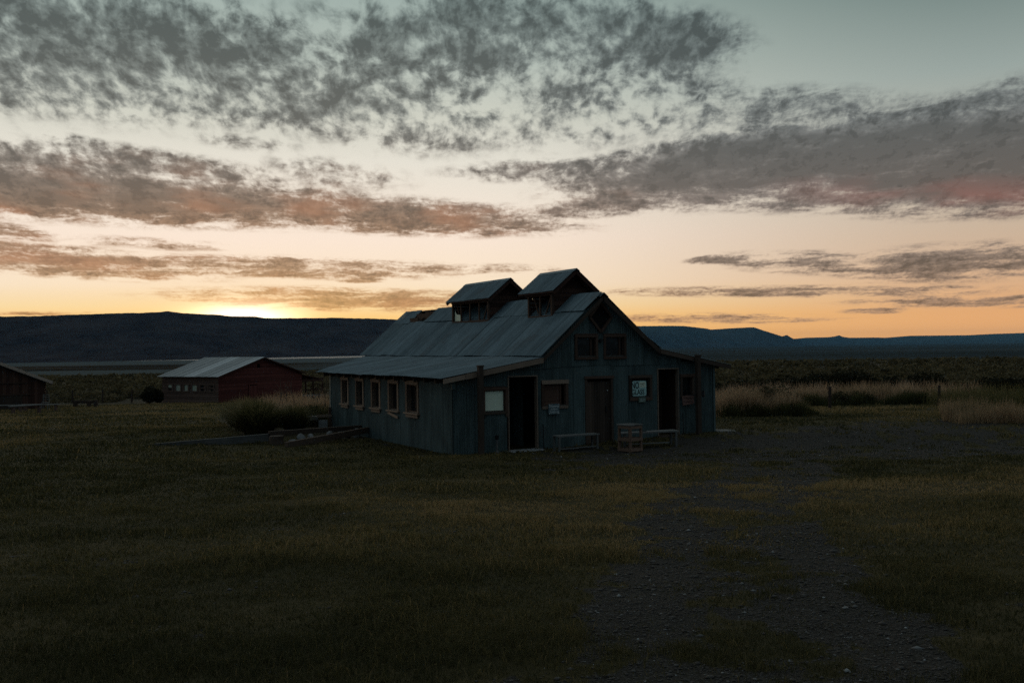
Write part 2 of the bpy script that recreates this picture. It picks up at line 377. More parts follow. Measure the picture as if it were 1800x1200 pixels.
M['ink'] = mat_plain('black sign paint', (.012, .014, .016), .6)
M['chalk'] = mat_plain('white sign lettering', (.6, .66, .66), .7)
M['slate_sign'] = mat_plain('blue grey sign board', (.10, .15, .17), .6)
M['red_sign'] = mat_plain('faded red sign board', (.22, .12, .10), .7)
M['green_sign'] = mat_plain('small green sign', (.13, .19, .15), .7)
def mat_glass():
    m, k, b = newmat('old window glass'); b.inputs['Base Color'].default_value = (.012, .015, .017, 1); b.inputs['Roughness'].default_value = .12
    co = objco(k); bump(k, b, k.noise(co, 3, 2, .5), .15, .02); return m
M['glass'] = mat_glass()

def mat_leafy(name, stops, rough=.75, trans=.0, freq=.35):
    m, k, b = newmat(name); t = attr(k)
    geo = k.node('ShaderNodeNewGeometry').outputs['Position']
    n = k.noise(geo, freq, 3, .6)
    f = k.m('ADD', k.m('MULTIPLY', t, .7), k.m('MULTIPLY', k.m('SUBTRACT', n, .5), .9), clamp=True)
    c = k.ramp(f, stops)
    k.put(b.inputs['Base Color'], c); b.inputs['Roughness'].default_value = rough; b.inputs['Specular IOR Level'].default_value = .15
    if trans:
        tr = k.node('ShaderNodeBsdfTranslucent'); k.put(tr.inputs[0], c); ms = k.node('ShaderNodeMixShader'); ms.inputs[0].default_value = trans
        k.l.new(b.outputs[0], ms.inputs[1]); k.l.new(tr.outputs[0], ms.inputs[2])
        k.l.new(ms.outputs[0], [n for n in k.n if n.bl_idname == 'ShaderNodeOutputMaterial'][0].inputs[0])
    return m
M['lawn'] = mat_leafy('lawn blades', [(0, (.042, .044, .018, 1)), (.3, (.13, .110, .042, 1)), (.6, (.29, .205, .085, 1)), (1, (.50, .34, .18, 1))], freq=.25, trans=.4)
M['dry'] = mat_leafy('dry tall grass', [(0, (.14, .12, .06, 1)), (.45, (.44, .30, .18, 1)), (1, (.72, .52, .38, 1))], trans=.45)
M['greenstalk'] = mat_leafy('green tall grass', [(0, (.05, .058, .022, 1)), (.5, (.16, .14, .058, 1)), (1, (.42, .31, .18, 1))], trans=.4)
M['sage'] = mat_leafy('sagebrush leaves', [(0, (.05, .044, .022, 1)), (.5, (.115, .094, .046, 1)), (1, (.22, .17, .08, 1))], freq=.05, trans=.25)
M['bush'] = mat_leafy('dark bush leaves', [(0, (.012, .014, .007, 1)), (.6, (.032, .030, .014, 1)), (1, (.065, .054, .026, 1))], trans=.2)
M['twig'] = mat_plain('grey twig', (.14, .10, .075), .8)

# ------------------------------------------------------------------ terrain
CX, CY, CZ = -1.6877, 28.0, -1.4086          # near corner of the bathhouse
TH = R(28); UX, UY = math.cos(TH), math.sin(TH); VX, VY = -UY, UX
def loc_uv(x, y): dx, dy = x-CX, y-CY; return dx*UX+dy*UY, dx*VX+dy*VY
def W2(u, v, z=0.0): return (CX+u*UX+v*VX, CY+u*UY+v*VY, CZ+z)
_gy = np.array([-3000, -60, 0, 5.6, 15, 28, 38, 50, 64, 75, 90, 150, 300, 600, 700, 1200, 1e5])
_gz = np.array([3.2, 3.0, 0, -.28, -.75, -1.41, -1.43, -1.82, -2.3, -2.56, -3.0, -4, -6, -9.5, -13, -52, -52])
def H(x, y, detail=True):
    x = np.asarray(x, float); y = np.asarray(y, float)
    z = np.interp(y, _gy, _gz)
    z = z+.21*smooth(-1.2, 6.0, x)*smooth(27.5, 32.5, y)*(1-smooth(42, 60, y))
    z = z-3.4*smooth(100, 600, y)*smooth(-.02, -.30, x/np.maximum(y, 1.0))
    if detail:
        r = np.hypot(x, y); near = 1-smooth(60, 300, r)
        uu, vv = loc_uv(x, y)
        inb = smooth(-.2, -1.5, uu)+smooth(9.5, 10.8, uu)+smooth(-.2, -1.5, vv)+smooth(15.6, 17, vv)
        fl = np.clip(inb, 0, 1)
        z = z+near*fl*((fbm(x*.25, y*.25, 3, 3)-.5)*.10+(fbm(x*1.6, y*1.6, 5, 3)-.5)*.05)
        far = smooth(80, 400, r)
        z = z+far*(fbm(x*.012, y*.012, 8, 4)-.5)*1.2
    return z
_path = np.array([(1.3, 3.0), (1.45, 5.6), (1.75, 7.5), (2.15, 9.5), (2.5, 11.5), (3.1, 14.4), (4.2, 17.5), (5.6, 20.5), (6.0, 23.5)])
def gravel(x, y):
    x = np.asarray(x, float); y = np.asarray(y, float)
    d = np.full(np.broadcast(x, y).shape, 1e9)
    for (ax, ay), (bx, by) in zip(_path[:-1], _path[1:]):
        vx, vy = bx-ax, by-ay; t = np.clip(((x-ax)*vx+(y-ay)*vy)/(vx*vx+vy*vy), 0, 1)
        d = np.minimum(d, np.hypot(x-ax-t*vx, y-ay-t*vy))
    wob = (fbm(x*.7, y*.7, 21, 3)-.5)*1.3
    g = 1-smooth(.55, 2.1, d+wob)
    ruts = np.exp(-((d-.75)/.40)**2)
    g = g*(.52+.40*ruts)
    u, v = loc_uv(x, y)
    yard = (1-smooth(1.5, 5.8, np.abs(v+4.0)+wob*1.6))*smooth(-1.5, 2.5, u)
    yard2 = (1-smooth(.8, 3.8, np.abs(y-26.5+.02*x)+wob))*smooth(6, 9, x)
    return np.clip(np.maximum(g, np.maximum(yard*.74, yard2*.70)), 0, 1)

def gmask(x, y):
    return smooth(.28, .80, gravel(x, y)+(fbm(x*1.3, y*1.3, 44, 4)-.5)*1.3+(fbm(x*5.5, y*5.5, 48, 2)-.5)*.9)
def lawn_edge(x, y):
    """>0 inside the mown lawn, in metres"""
    edge = np.interp(x, [-60, -40, -28, -19, -15, -9.8, -6, 7.6, 12.3, 14.5, 27, 34, 60], [80, 88, 90, 82, 50, 36, 33, 38.5, 39.0, 60, 60, 52, 40])
    return edge-y

def build_ground():
    rr = np.concatenate([[.0], np.geomspace(.8, 3200, 330)])
    az = np.radians(np.concatenate([np.arange(-180, -40, 2.5), np.arange(-40, 40, .3), np.arange(40, 180, 2.5)]))
    A, Rr = np.meshgrid(az, rr[1:], indexing='xy')     # rows radius
    X = Rr*np.sin(A); Y = Rr*np.cos(A); Z = H(X, Y)
    na = len(az); nr = len(rr)-1
    V = np.stack([X, Y, Z], -1).reshape(-1, 3)
    V = np.vstack([V, [[0, 0, float(H(0, 0))]]])
    i, j = np.meshgrid(np.arange(nr-1), np.arange(na), indexing='ij'); j2 = (j+1) % na
    q = np.stack([i*na+j, i*na+j2, (i+1)*na+j2, (i+1)*na+j], -1).reshape(-1, 4)[:, ::-1]
    c = len(V)-1
    tri = np.stack([np.full(na, c), (np.arange(na)+1) % na, np.arange(na)], -1)
    lv = np.concatenate([q.ravel(), tri.ravel()]); ls = np.concatenate([np.arange(len(q))*4, len(q)*4+np.arange(na)*3])
    g = np.concatenate([gmask(X.ravel(), Y.ravel()), [0]])
    le = np.concatenate([smooth(-2, 2, lawn_edge(X, Y)).ravel(), [1]])
    m, k, b = newmat('earth, lawn and gravel')
    co = k.node('ShaderNodeNewGeometry').outputs['Position']
    gv = k.node('ShaderNodeAttribute'); gv.attribute_name = 'gravel'; gw = gv.outputs['Fac']
    lw = k.node('ShaderNodeAttribute'); lw.attribute_name = 'lawnmask'
    n1 = k.noise(co, .35, 5, .6); n2 = k.noise(co, 4, 5, .65); n3 = k.noise(co, 45, 3, .7); n4 = k.noise(co, 1.3, 4, .6)
    lawn = k.ramp(k.m('ADD', k.m('MULTIPLY', n1, .7), k.m('MULTIPLY', n2, .35)), [(.32, (.028, .027, .011, 1)), (.55, (.07, .057, .023, 1)), (.75, (.15, .11, .05, 1))])
    lawn = k.mix(k.m('MULTIPLY', n3, .5), lawn, (.018, .018, .008, 1))
    grav = k.ramp(n3, [(.3, (.014, .012, .0095, 1)), (.5, (.036, .032, .027, 1)), (.68, (.085, .080, .072, 1))])
    sage = k.ramp(k.m('ADD', k.m('MULTIPLY', n4, .6), k.m('MULTIPLY', n1, .4)), [(.35, (.030, .026, .014, 1)), (.65, (.065, .052, .030, 1))])
    gm = k.sstep(k.m('ADD', gw, k.m('MULTIPLY', k.m('SUBTRACT', n2, .5), 1.0)), .38, .62)
    c1 = k.mix(gm, lawn, grav)
    c1 = k.mix(lw.outputs['Fac'], sage, c1)
    k.put(b.inputs['Base Color'], c1); b.inputs['Roughness'].default_value = .9; b.inputs['Specular IOR Level'].default_value = .1
    bump(k, b, k.m('ADD', n3, k.m('MULTIPLY', n2, 1.5)), .8, .03)
    o = arr_mesh('ground', V, lv, ls, m)
    for nm, val in (('gravel', g), ('lawnmask', le)):
        at = o.data.attributes.new(nm, 'FLOAT', 'POINT'); at.data.foreach_set('value', val.astype(np.float32))
    for p in (o.data.polygons,): p.foreach_set('use_smooth', np.ones(len(p), bool))
    tag(o, 'mown lawn with worn gravel track running down to open brushland', 'ground', kind='structure')
build_ground()

PZ = -45.0
def build_playa():
    rr = np.geomspace(700, 60000, 60); az = np.radians(np.arange(-180, 180, 4))
    A, Rr = np.meshgrid(az, rr); X = Rr*np.sin(A); Y = Rr*np.cos(A); V = np.stack([X, Y, np.full_like(X, PZ)], -1).reshape(-1, 3)
    na, nr = len(az), len(rr); i, j = np.meshgrid(np.arange(nr-1), np.arange(na), indexing='ij'); j2 = (j+1) % na
    q = np.stack([i*na+j, i*na+j2, (i+1)*na+j2, (i+1)*na+j], -1).reshape(-1, 4)[:, ::-1]
    m, k, b = newmat('dry lake flat')
    co = k.node('ShaderNodeNewGeometry').outputs['Position']; x, y, z = k.sep(co)
    n1 = k.noise(k.vscale(co, (.00025, .0016, 1)), 1.0, 5, .6)
    n2 = k.noise(k.vscale(co, (.0012, .006, 1)), 1.0, 5, .65)
    pale = k.ramp(k.m('ADD', k.m('MULTIPLY', n1, .6), k.m('MULTIPLY', n2, .4)), [(.32, (.022, .025, .022, 1)), (.48, (.048, .052, .048, 1)), (.7, (.085, .092, .088, 1))])
    scrub = k.ramp(k.m('ADD', k.m('MULTIPLY', n1, .5), k.m('MULTIPLY', n2, .5)), [(.40, (.016, .015, .010, 1)), (.50, (.045, .034, .022, 1)), (.60, (.11, .072, .045, 1))])
    # scrubby margin on the left, nearer part of the flat
    wx = k.m('ADD', y, k.m('MULTIPLY', k.m('SUBTRACT', n1, .5), 260.0))
    marg = k.m('MULTIPLY', k.m('MULTIPLY', k.sstep(wx, 2570, 2640), k.sstep(wx, 3760, 3660)), k.sstep(x, -350.0, -800.0))
    pale = k.mix(k.m('MULTIPLY', k.sstep(x, -200.0, -900.0), .75), pale, (.125, .135, .128, 1))
    c = k.mix(marg, pale, scrub)
    dk = k.m('MULTIPLY', k.m('MULTIPLY', k.sstep(wx, 3500, 3900), k.sstep(wx, 5200, 4600)), k.sstep(x, -200, 300))
    c = k.mix(k.m('MULTIPLY', dk, .55), c, (.045, .048, .042, 1))
    k.put(b.inputs['Base Color'], c); b.inputs['Roughness'].default_value = 1.0; b.inputs['Specular IOR Level'].default_value = 0.0
    o = arr_mesh('dry_lake_flat', V, q.ravel(), np.arange(len(q))*4, m)
    tag(o, 'pale dry lake flat spreading to the foot of the hills', 'flat', kind='structure')
build_playa()

def px_dir(px, py):
    v = Matrix.Rotation(math.pi/2+PITCH, 3, 'X') @ Matrix.Rotation(ROLL, 3, 'Z') @ Vector(((px-900)/F, -(py-600)/F, -1))
    return v/ v.y
def build_lake():
    """thin sheet of bright water lying along the foot of the left hills"""
    mb_v = []; xs = np.linspace(170, 760, 60)
    top = np.interp(xs, [30, 300, 600, 760], [638.2, 632.0, 625.6, 622.4]); bot = top+np.interp(xs, [30, 200, 330, 600, 760], [.0, .1, 1.9, 3.0, 2.4])
    V = []
    for x, t, bt in zip(xs, top, bot):
        for yy in (bt, t-.5):
            d = px_dir(x, yy); s = (PZ+.4-1.6)/d.z; V.append((d.x*s, s, PZ+.4))
    n = len(xs); q = [(2*i, 2*i+2, 2*i+3, 2*i+1) for i in range(n-1)]
    m, k, b = newmat('shallow water'); b.inputs['Base Color'].default_value = (.10, .11, .11, 1); b.inputs['Roughness'].default_value = .22
    co = k.node('ShaderNodeNewGeometry').outputs['Position']
    bump(k, b, k.noise(k.vscale(co, (.02, .05, 1)), 1.0, 4, .6), 1.0, 3.0)
    me = bpy.data.meshes.new('lake'); me.from_pydata(V, [], q); me.materials.append(m)
    o = bpy.data.objects.new('lake', me); COL.objects.link(o)
    tag(o, 'thin bright strip of shallow lake along the foot of the dark ridge', 'lake', kind='structure')
build_lake()

def ridge(name, label, prof, base_d, crest_d, back_d, mat, seed, foot=.35, gully=.10):
    """prof: list of photo points on the skyline, turned into bearings and real heights at crest_d"""
    px = np.linspace(prof[0][0], prof[-1][0], 420); py = np.interp(px, [p[0] for p in prof], [p[1] for p in prof])
    D = [px_dir(a, b) for a, b in zip(px, py)]
    sx = np.array([d.x for d in D]); tz = np.array([d.z for d in D])
    bd = np.interp(px, *base_d); cd = np.interp(px, *crest_d)
    crest = 1.6+tz*cd
    rows = np.concatenate([np.linspace(0, 1, 26), [1.03, 1.1, 1.3, 1.6]])
    V = []
    for t in rows:
        if t <= 1:
            y = bd+(cd-bd)*t
            shape = foot*t+(1-foot)*smooth(.35, 1.0, t)
            X = sx*y
            n = fbm(X*.0022+seed, y*.0008, seed, 5)-.5
            n2 = fbm(X*.010+seed, y*.003, seed+9, 4)-.5
            z = PZ-3+(crest-PZ+3)*shape+(crest-PZ)*(gully*n*np.sin(np.pi*min(t, 1))**.7*2+gully*.5*n2*np.sin(np.pi*t))
            if t == 1: z = crest+ (fbm(X*.03, y*0, seed+4, 4)-.5)*(crest-PZ)*.02
        else:
            y = cd+back_d*(t-1); X = sx*y; z = crest-(crest-PZ+10)*smooth(1.1, 1.6, t)-2*(t > 1)
        V.append(np.stack([X, y, z], -1))
    V = np.concatenate(V); n = len(px); nr = len(rows)
    i, j = np.meshgrid(np.arange(nr-1), np.arange(n-1), indexing='ij')
    q = np.stack([i*n+j, i*n+j+1, (i+1)*n+j+1, (i+1)*n+j], -1).reshape(-1, 4)
    o = arr_mesh(name, V, q.ravel(), np.arange(len(q))*4, mat)
    tag(o, label, 'hills', kind='structure'); return o
def mat_hill(name, lo, hi, f=.004):
    m, k, b = newmat(name); co = k.node('ShaderNodeNewGeometry').outputs['Position']
    n1 = k.noise(k.vscale(co, (f, f*.5, f*3)), 1.0, 6, .62)
    n2 = k.noise(k.vscale(co, (f*5, f*2, f*9)), 1.0, 5, .65)
    k.put(b.inputs['Base Color'], k.ramp(k.m('ADD', k.m('MULTIPLY', n1, .6), k.m('MULTIPLY', n2, .4)), [(.38, lo), (.62, hi)]))
    b.inputs['Roughness'].default_value = .95; b.inputs['Specular IOR Level'].default_value = 0
    bump(k, b, n2, .8, 30.0); return m
hm = mat_hill('dark scrub hillside', (.026, .018, .019, 1), (.066, .052, .050, 1))
hm2 = mat_hill('far blue hillside', (.03, .035, .04, 1), (.065, .07, .072, 1), .0012)
ridge('left_ridge', 'long dark flat topped ridge behind the sheds with the sun behind it',
      [(-400, 568), (-150, 561), (0, 556), (60, 555.5), (180, 551.5), (270, 549), (295, 547), (315, 549.5), (350, 552), (388, 553.3), (395, 555), (450, 556.5), (465, 559), (560, 559), (600, 558.5), (690, 561), (800, 566), (900, 575), (1000, 590), (1060, 604)],
      ([-400, 30, 300, 600, 1060], [4500, 4970, 5500, 6950, 9000]), ([-400, 30, 300, 600, 1060], [6800, 7200, 7500, 8800, 10500]), 3000, hm, 3)
ridge('blue_mountain', 'blue flat mountain fading beyond the dry lake right of the bathhouse',
      [(780, 585), (900, 575), (1000, 572), (1110, 573), (1180, 572.5), (1205, 573), (1240, 577), (1250, 579), (1300, 576), (1325, 575), (1340, 580), (1375, 591), (1383, 588.6), (1392, 594), (1410, 600.5)],
      ([780, 1100, 1410], [15000, 17000, 22000]), ([780, 1100, 1410], [18500, 20500, 25000]), 8000, hm2, 12, foot=.25)
ridge('far_mesa', 'low distant mesa with a small pointed butte on the right skyline',
      [(1340, 600), (1375, 597), (1400, 595), (1420, 593.2), (1455, 592.6), (1468, 591), (1475, 589), (1482, 592), (1495, 593.5), (1540, 593), (1555, 593.5), (1565, 592.8), (1600, 590), (1700, 589), (1750, 586.5), (1800, 585), (1900, 584), (2200, 583)],
      ([1300, 2200], [29000, 25000]), ([1300, 2200], [34000, 30000]), 9000, hm2, 31, foot=.5, gully=.05)

# ------------------------------------------------------------------ the corrugated iron bathhouse
PITCHC = .0762
def corr(mb, width, bottom, top, frame, depth=.015, opens=(), sheet=.66, lift=.004, seed=1, s0=0.0, lap=.012):
    """corrugated sheet; frame(s, z, d) -> point, d is the outward offset; opens: functions s -> (z0, z1) or None"""
    rs = random.Random(seed); n = int(round(width/(PITCHC/4))); ds = width/n
    ns = int(width/sheet)+2; tones = [rs.random() for _ in range(ns)]; lifts = [rs.uniform(0, lift) for _ in range(ns)]; tilts = [rs.uniform(-.004, .004) for _ in range(ns)]
    db = [rs.uniform(-.02, .02) for _ in range(ns)]
    for i in range(n):
        a, b = i*ds, (i+1)*ds; sh = int(a/sheet)
        w = [0, 1, 0, -1]
        da = w[i % 4]*depth*.7; dbb = w[(i+1) % 4]*depth*.7
        fr = (a-sh*sheet)/sheet
        base = lifts[sh]+.006*fr+tilts[sh]*fr
        mid = (a+b)/2; z0a, z0b = bottom(s0+a)+db[sh]*.4, bottom(s0+b)+db[sh]*.4; z1a, z1b = top(s0+a), top(s0+b)
        segs = [(z0a, z0b, z1a, z1b)]
        for of in opens:
            o = of(s0+mid)
            if not o: continue
            ns_ = []
            for (p, q, r, t) in segs:
                if o[1] <= min(p, q) or o[0] >= max(r, t): ns_.append((p, q, r, t)); continue
                if o[0] > max(p, q): ns_.append((p, q, o[0], o[0]))
                if o[1] < min(r, t): ns_.append((o[1], o[1], r, t))
            segs = ns_
        for (p, q, r, t) in segs:
            if r-p < 1e-4 and t-q < 1e-4: continue
            mb.face([frame(a, p, base+da), frame(b, q, base+dbb), frame(b, t, base+dbb), frame(a, r, base+da)], tones[sh] if a-sh*sheet > lap else -.9)  # dark lap strip: grime plus the overlap's shadow line put into the tone

barn = empty('corrugated_bathhouse', (CX, CY, CZ), TH)
tag(barn, 'large corrugated iron bathhouse with open doorways and two roof vents', 'bathhouse')
# gable profile (outside of the roof skin) as u -> z
PU = [-.48, 2.78, 4.92, 7.03, 9.85]; PZs = [2.17, 2.70, 4.57, 2.90, 2.36]
def prof(u): return float(np.interp(u, PU, PZs))
def ground_local(u, v):
    x, y, _ = W2(u, v); return float(H(x, y))-CZ
def rect(u0, u1, z0, z1): return lambda s: (z0, z1) if u0 <= s <= u1 else None
def diamond(cu, cz, ru, rz):
    def f(s):
        q = 1-abs(s-cu)/ru
        return (cz-rz*q, cz+rz*q) if q > 0 else None
    return f
OP = dict(door_a=(1.78, 2.70, -.3, 2.15), door_b=(4.44, 5.30, -.3, 2.02), door_c=(7.09, 7.86, -.3, 2.26),
          w1=(1.00, 1.63, 1.18, 1.78), w2=(2.95, 3.68, 1.28, 1.90), w3=(6.06, 6.76, 1.42, 2.00), w4=(8.03, 8.42, 1.36, 1.98),
          up1=(4.10, 4.75, 2.72, 3.28), up2=(5.12, 5.79, 2.72, 3.28))
ops = [rect(*v) for v in OP.values()]+[diamond(4.94, 3.90, .36, .42)]
seamz = lambda u: 2.27+.035*u if u < 5.35 else 2.37+.007*u
front = lambda s, z, d: (s, -d, z)
mb = MB()
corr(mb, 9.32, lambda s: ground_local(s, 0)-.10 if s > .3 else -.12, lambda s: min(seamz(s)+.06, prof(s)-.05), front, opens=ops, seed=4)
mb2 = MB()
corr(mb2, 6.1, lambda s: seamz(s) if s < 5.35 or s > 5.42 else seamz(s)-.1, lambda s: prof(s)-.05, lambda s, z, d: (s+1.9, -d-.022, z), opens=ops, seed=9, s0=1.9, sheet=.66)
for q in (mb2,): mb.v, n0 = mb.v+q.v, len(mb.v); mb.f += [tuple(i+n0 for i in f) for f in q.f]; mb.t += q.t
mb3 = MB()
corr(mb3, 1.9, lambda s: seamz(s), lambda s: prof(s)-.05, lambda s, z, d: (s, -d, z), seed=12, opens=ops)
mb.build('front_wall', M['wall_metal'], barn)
# left side wall
SW = [(2.42, 3.45), (4.05, 4.98), (5.68, 6.58), (7.32, 8.18), (8.93, 9.78)]
sops = [rect(a+.12, b-.12, 1.06, 1.90) for a, b in SW]
mb = MB()
corr(mb, 11.13, lambda s: -.10+.05*math.sin(s*2.1), lambda s: 2.16, lambda s, z, d: (-d, s, z), opens=sops, seed=21, lift=.012)
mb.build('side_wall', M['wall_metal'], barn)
mb = MB()
corr(mb, 15.3, lambda s: 0.0, lambda s: 2.37, lambda s, z, d: (9.32+d, s, z), seed=22, sheet=.66)
corr(mb, 6.45, lambda s: -.2, lambda s: prof(s)-.06, lambda s, z, d: (s+2.87, 15.3+d, z), seed=23, s0=2.87)
corr(mb, 2.85, lambda s: -.2, lambda s: prof(s)-.06, lambda s, z, d: (s, 11.13+d, z), seed=24)
corr(mb, 4.17, lambda s: -.2, lambda s: 2.62, lambda s, z, d: (2.85-d, 11.13+s, z), seed=25)
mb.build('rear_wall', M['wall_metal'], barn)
# corner flashings
mb = MB()
mb.box(-.035, .07, -.035, -.012, 1.85, 2.12, .9); mb.box(9.27, 9.345, -.04, -.014, .1, 2.33, .7); mb.box(-.04, -.014, 11.0, 11.16, -.1, 2.1, .8)
build_each(mb, 'corner_flashing', M['wall_metal'], barn)

def slope_sheet(mb, u0, z0, u1, z1, va, vb, seed, off=0.0, sheet=.66, wav=0.0, tail=None):
    """roof course between two eaves lines; sheets run along the slope, corrugations along v"""
    d = Vector((u1-u0, 0, z1-z0)); L = d.length; d.normalize(); nrm = Vector((-d.z, 0, d.x));
    if nrm.z < 0: nrm = -nrm
    rs = random.Random(seed)
    def frame(s, t, dd):
        v = va+s; sag = .035*math.sin(v*.55+seed)+.02*math.sin(v*1.7)
        p = Vector((u0, v, z0))+d*t+nrm*(dd+off+sag*.5)
        return tuple(p)
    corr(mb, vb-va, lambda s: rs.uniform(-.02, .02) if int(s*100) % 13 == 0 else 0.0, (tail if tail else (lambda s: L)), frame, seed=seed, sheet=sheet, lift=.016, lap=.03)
# left lean-to roof: its far end is cut on a slant, v end grows with u
mb = MB()
u0, z0, u1, z1 = PU[0], PZs[0], 2.82, 2.715
L1 = math.hypot(u1-u0, z1-z0)
def tail_l(s):
    return L1
def bottom_slant(v):                     # the far sheets start higher up the slope
    return 0.0 if v < 11.4 else min(L1-.05, (v-11.4)*.92)
d_ = Vector((u1-u0, 0, z1-z0)).normalized(); n_ = Vector((-d_.z, 0, d_.x))
rs_ = random.Random(5)
def fr_l(s, t, dd):
    v = -.27+s; sag = .02*math.sin(v*.6)
    return tuple(Vector((u0, v, z0))+d_*t+n_*(dd+sag*.5))
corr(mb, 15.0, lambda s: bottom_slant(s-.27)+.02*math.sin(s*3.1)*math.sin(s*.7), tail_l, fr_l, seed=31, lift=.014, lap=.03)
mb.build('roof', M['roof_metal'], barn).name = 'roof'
# steep left slope: long lower course, short upper course lapped over it, with a hole near the far end
mb = MB()
fz = (4.57-2.70)/(4.92-2.78)
um = 4.27; zm = 2.70+fz*(um-2.78)
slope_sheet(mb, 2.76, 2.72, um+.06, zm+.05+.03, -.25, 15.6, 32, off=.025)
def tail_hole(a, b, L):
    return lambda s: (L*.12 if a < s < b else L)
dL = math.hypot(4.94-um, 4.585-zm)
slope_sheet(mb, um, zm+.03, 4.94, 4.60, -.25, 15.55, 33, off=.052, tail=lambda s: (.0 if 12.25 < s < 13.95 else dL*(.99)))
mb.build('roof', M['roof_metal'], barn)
mb = MB()     # right steep slope and right lean-to
def slope_r(mb, u0, z0, u1, z1, seed, off):
    d = Vector((u1-u0, 0, z1-z0)); L = d.length; d.normalize(); nrm = Vector((d.z, 0, -d.x)); nrm = -nrm if nrm.z < 0 else nrm
    corr(mb, 15.7, lambda s: 0.0, lambda s: L, lambda s, t, dd: tuple(Vector((u0, -.25+s, z0))+d*t+nrm*(dd+off)), seed=seed, lift=.014)
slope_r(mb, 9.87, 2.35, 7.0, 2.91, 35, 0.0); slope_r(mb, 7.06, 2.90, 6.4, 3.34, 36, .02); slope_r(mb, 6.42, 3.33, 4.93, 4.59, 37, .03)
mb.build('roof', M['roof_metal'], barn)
# ridge cap in short bent lengths
mb = MB(); v = -.3
while v < 11.8:
    w = min(1.9, 12.0-v); j = random.uniform(-.008, .012)
    for s in (-1, 1):
        mb.hexa([(4.93, v, 4.625+j), (4.93+s*.15, v, 4.50+j), (4.93+s*.15, v+w, 4.50+j), (4.93, v+w, 4.625+j), (4.93, v, 4.637+j), (4.93+s*.155, v, 4.512+j), (4.93+s*.155, v+w, 4.512+j), (4.93, v+w, 4.637+j)], random.random())
    v += w-.03
mb.build('ridge_cap', M['roof_metal'], barn); mb = MB()
for s in (-1, 1):
    mb.hexa([(4.93, 14.0, 4.60), (4.93+s*.14, 14.0, 4.49), (4.93+s*.14, 15.5, 4.49), (4.93, 15.5, 4.60), (4.93, 14.0, 4.612), (4.93+s*.145, 14.0, 4.5), (4.93+s*.145, 15.5, 4.5), (4.93, 15.5, 4.612)], .4)
mb.build('ridge_cap', M['roof_metal'], barn)
# bare boards left standing in the roof gap
mb = MB(); 
mb.box(4.62, 4.66, 12.1, 13.7, 4.22, 4.47, .6); mb.box(4.86, 4.90, 12.2, 13.3, 4.38, 4.55, .7); mb.box(4.35, 4.40, 12.9, 13.8, 4.0, 4.30, .5); mb.beam((4.40, 13.75, 4.12), (4.9, 13.75, 4.52), .06, .1, tone=.5)
mb.beam((4.40, 12.9, 4.08), (4.9, 12.9, 4.50), .06, .1, tone=.3)
mb.build('roof_board', M['brown_wood'], barn)
# ceiling/underlay boards keep the inside dark
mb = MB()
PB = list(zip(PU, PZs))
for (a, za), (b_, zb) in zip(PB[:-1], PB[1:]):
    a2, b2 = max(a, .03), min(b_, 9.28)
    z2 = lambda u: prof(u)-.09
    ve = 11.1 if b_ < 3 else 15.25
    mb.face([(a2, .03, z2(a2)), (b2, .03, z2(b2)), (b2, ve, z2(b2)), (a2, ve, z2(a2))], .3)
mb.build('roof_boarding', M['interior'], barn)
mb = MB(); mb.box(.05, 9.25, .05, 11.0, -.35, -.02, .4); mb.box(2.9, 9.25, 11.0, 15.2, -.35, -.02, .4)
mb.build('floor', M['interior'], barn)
# inner partitions seen through the doorways
mb = MB(); corr(mb, .95, lambda s: -.0, lambda s: 2.55, lambda s, z, d: (2.80-d, 1.0+s, z), seed=41)
mb.build('partition', M['wall_metal'], barn)
mb = MB(); mb.box(7.2, 8.4, .95, .98, .28, 2.05, .4); mb.box(7.93, 7.96, .05, .95, 0, 2.2, .2); mb.build('partition', M['brown_wood'], barn)
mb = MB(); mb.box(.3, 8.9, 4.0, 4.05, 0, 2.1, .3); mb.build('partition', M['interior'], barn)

# fascia boards on the rakes
mb = MB()
def rake(mb, ua, ub, off, h, tone, v0=-.285, v1=-.25, cut=None):
    za, zb = prof(ua)-off, prof(ub)-off
    mb.hexa([(ua, v0, za-h), (ub, v0, zb-h), (ub, v1, zb-h), (ua, v1, za-h), (ua, v0, za), (ub, v0, zb), (ub, v1, zb), (ua, v1, za)], tone)
rake(mb, -.40, .26, .03, .13, .9); rake(mb, .27, 2.80, .02, .15, .55)
mb.build('fascia_board', M['tan_wood'], barn)
mb = MB(); rake(mb, 2.82, 4.90, .03, .12, .3); rake(mb, 4.94, 6.98, .03, .17, .3); rake(mb, 7.0, 8.5, .03, .13, .95); rake(mb, 8.52, 9.8, .03, .12, .4)
mb.build('fascia_board', M['dark_wood'], barn)
# rafter tails under the left eave, a few under the right rake
for i in range(14):
    v = .32+i*.80; mb = MB(); mb.beam((-.40, v, 2.085), (.45, v, 2.215), .05, .14, tone=.4); mb.build('rafter', M['dark_wood'], barn)
for i in range(14):
    v = .3+i*1.1; mb = MB(); mb.beam((9.78, v, 2.27), (9.2, v, 2.38), .05, .12, tone=.4); mb.build('rafter', M['brown_wood'], barn)

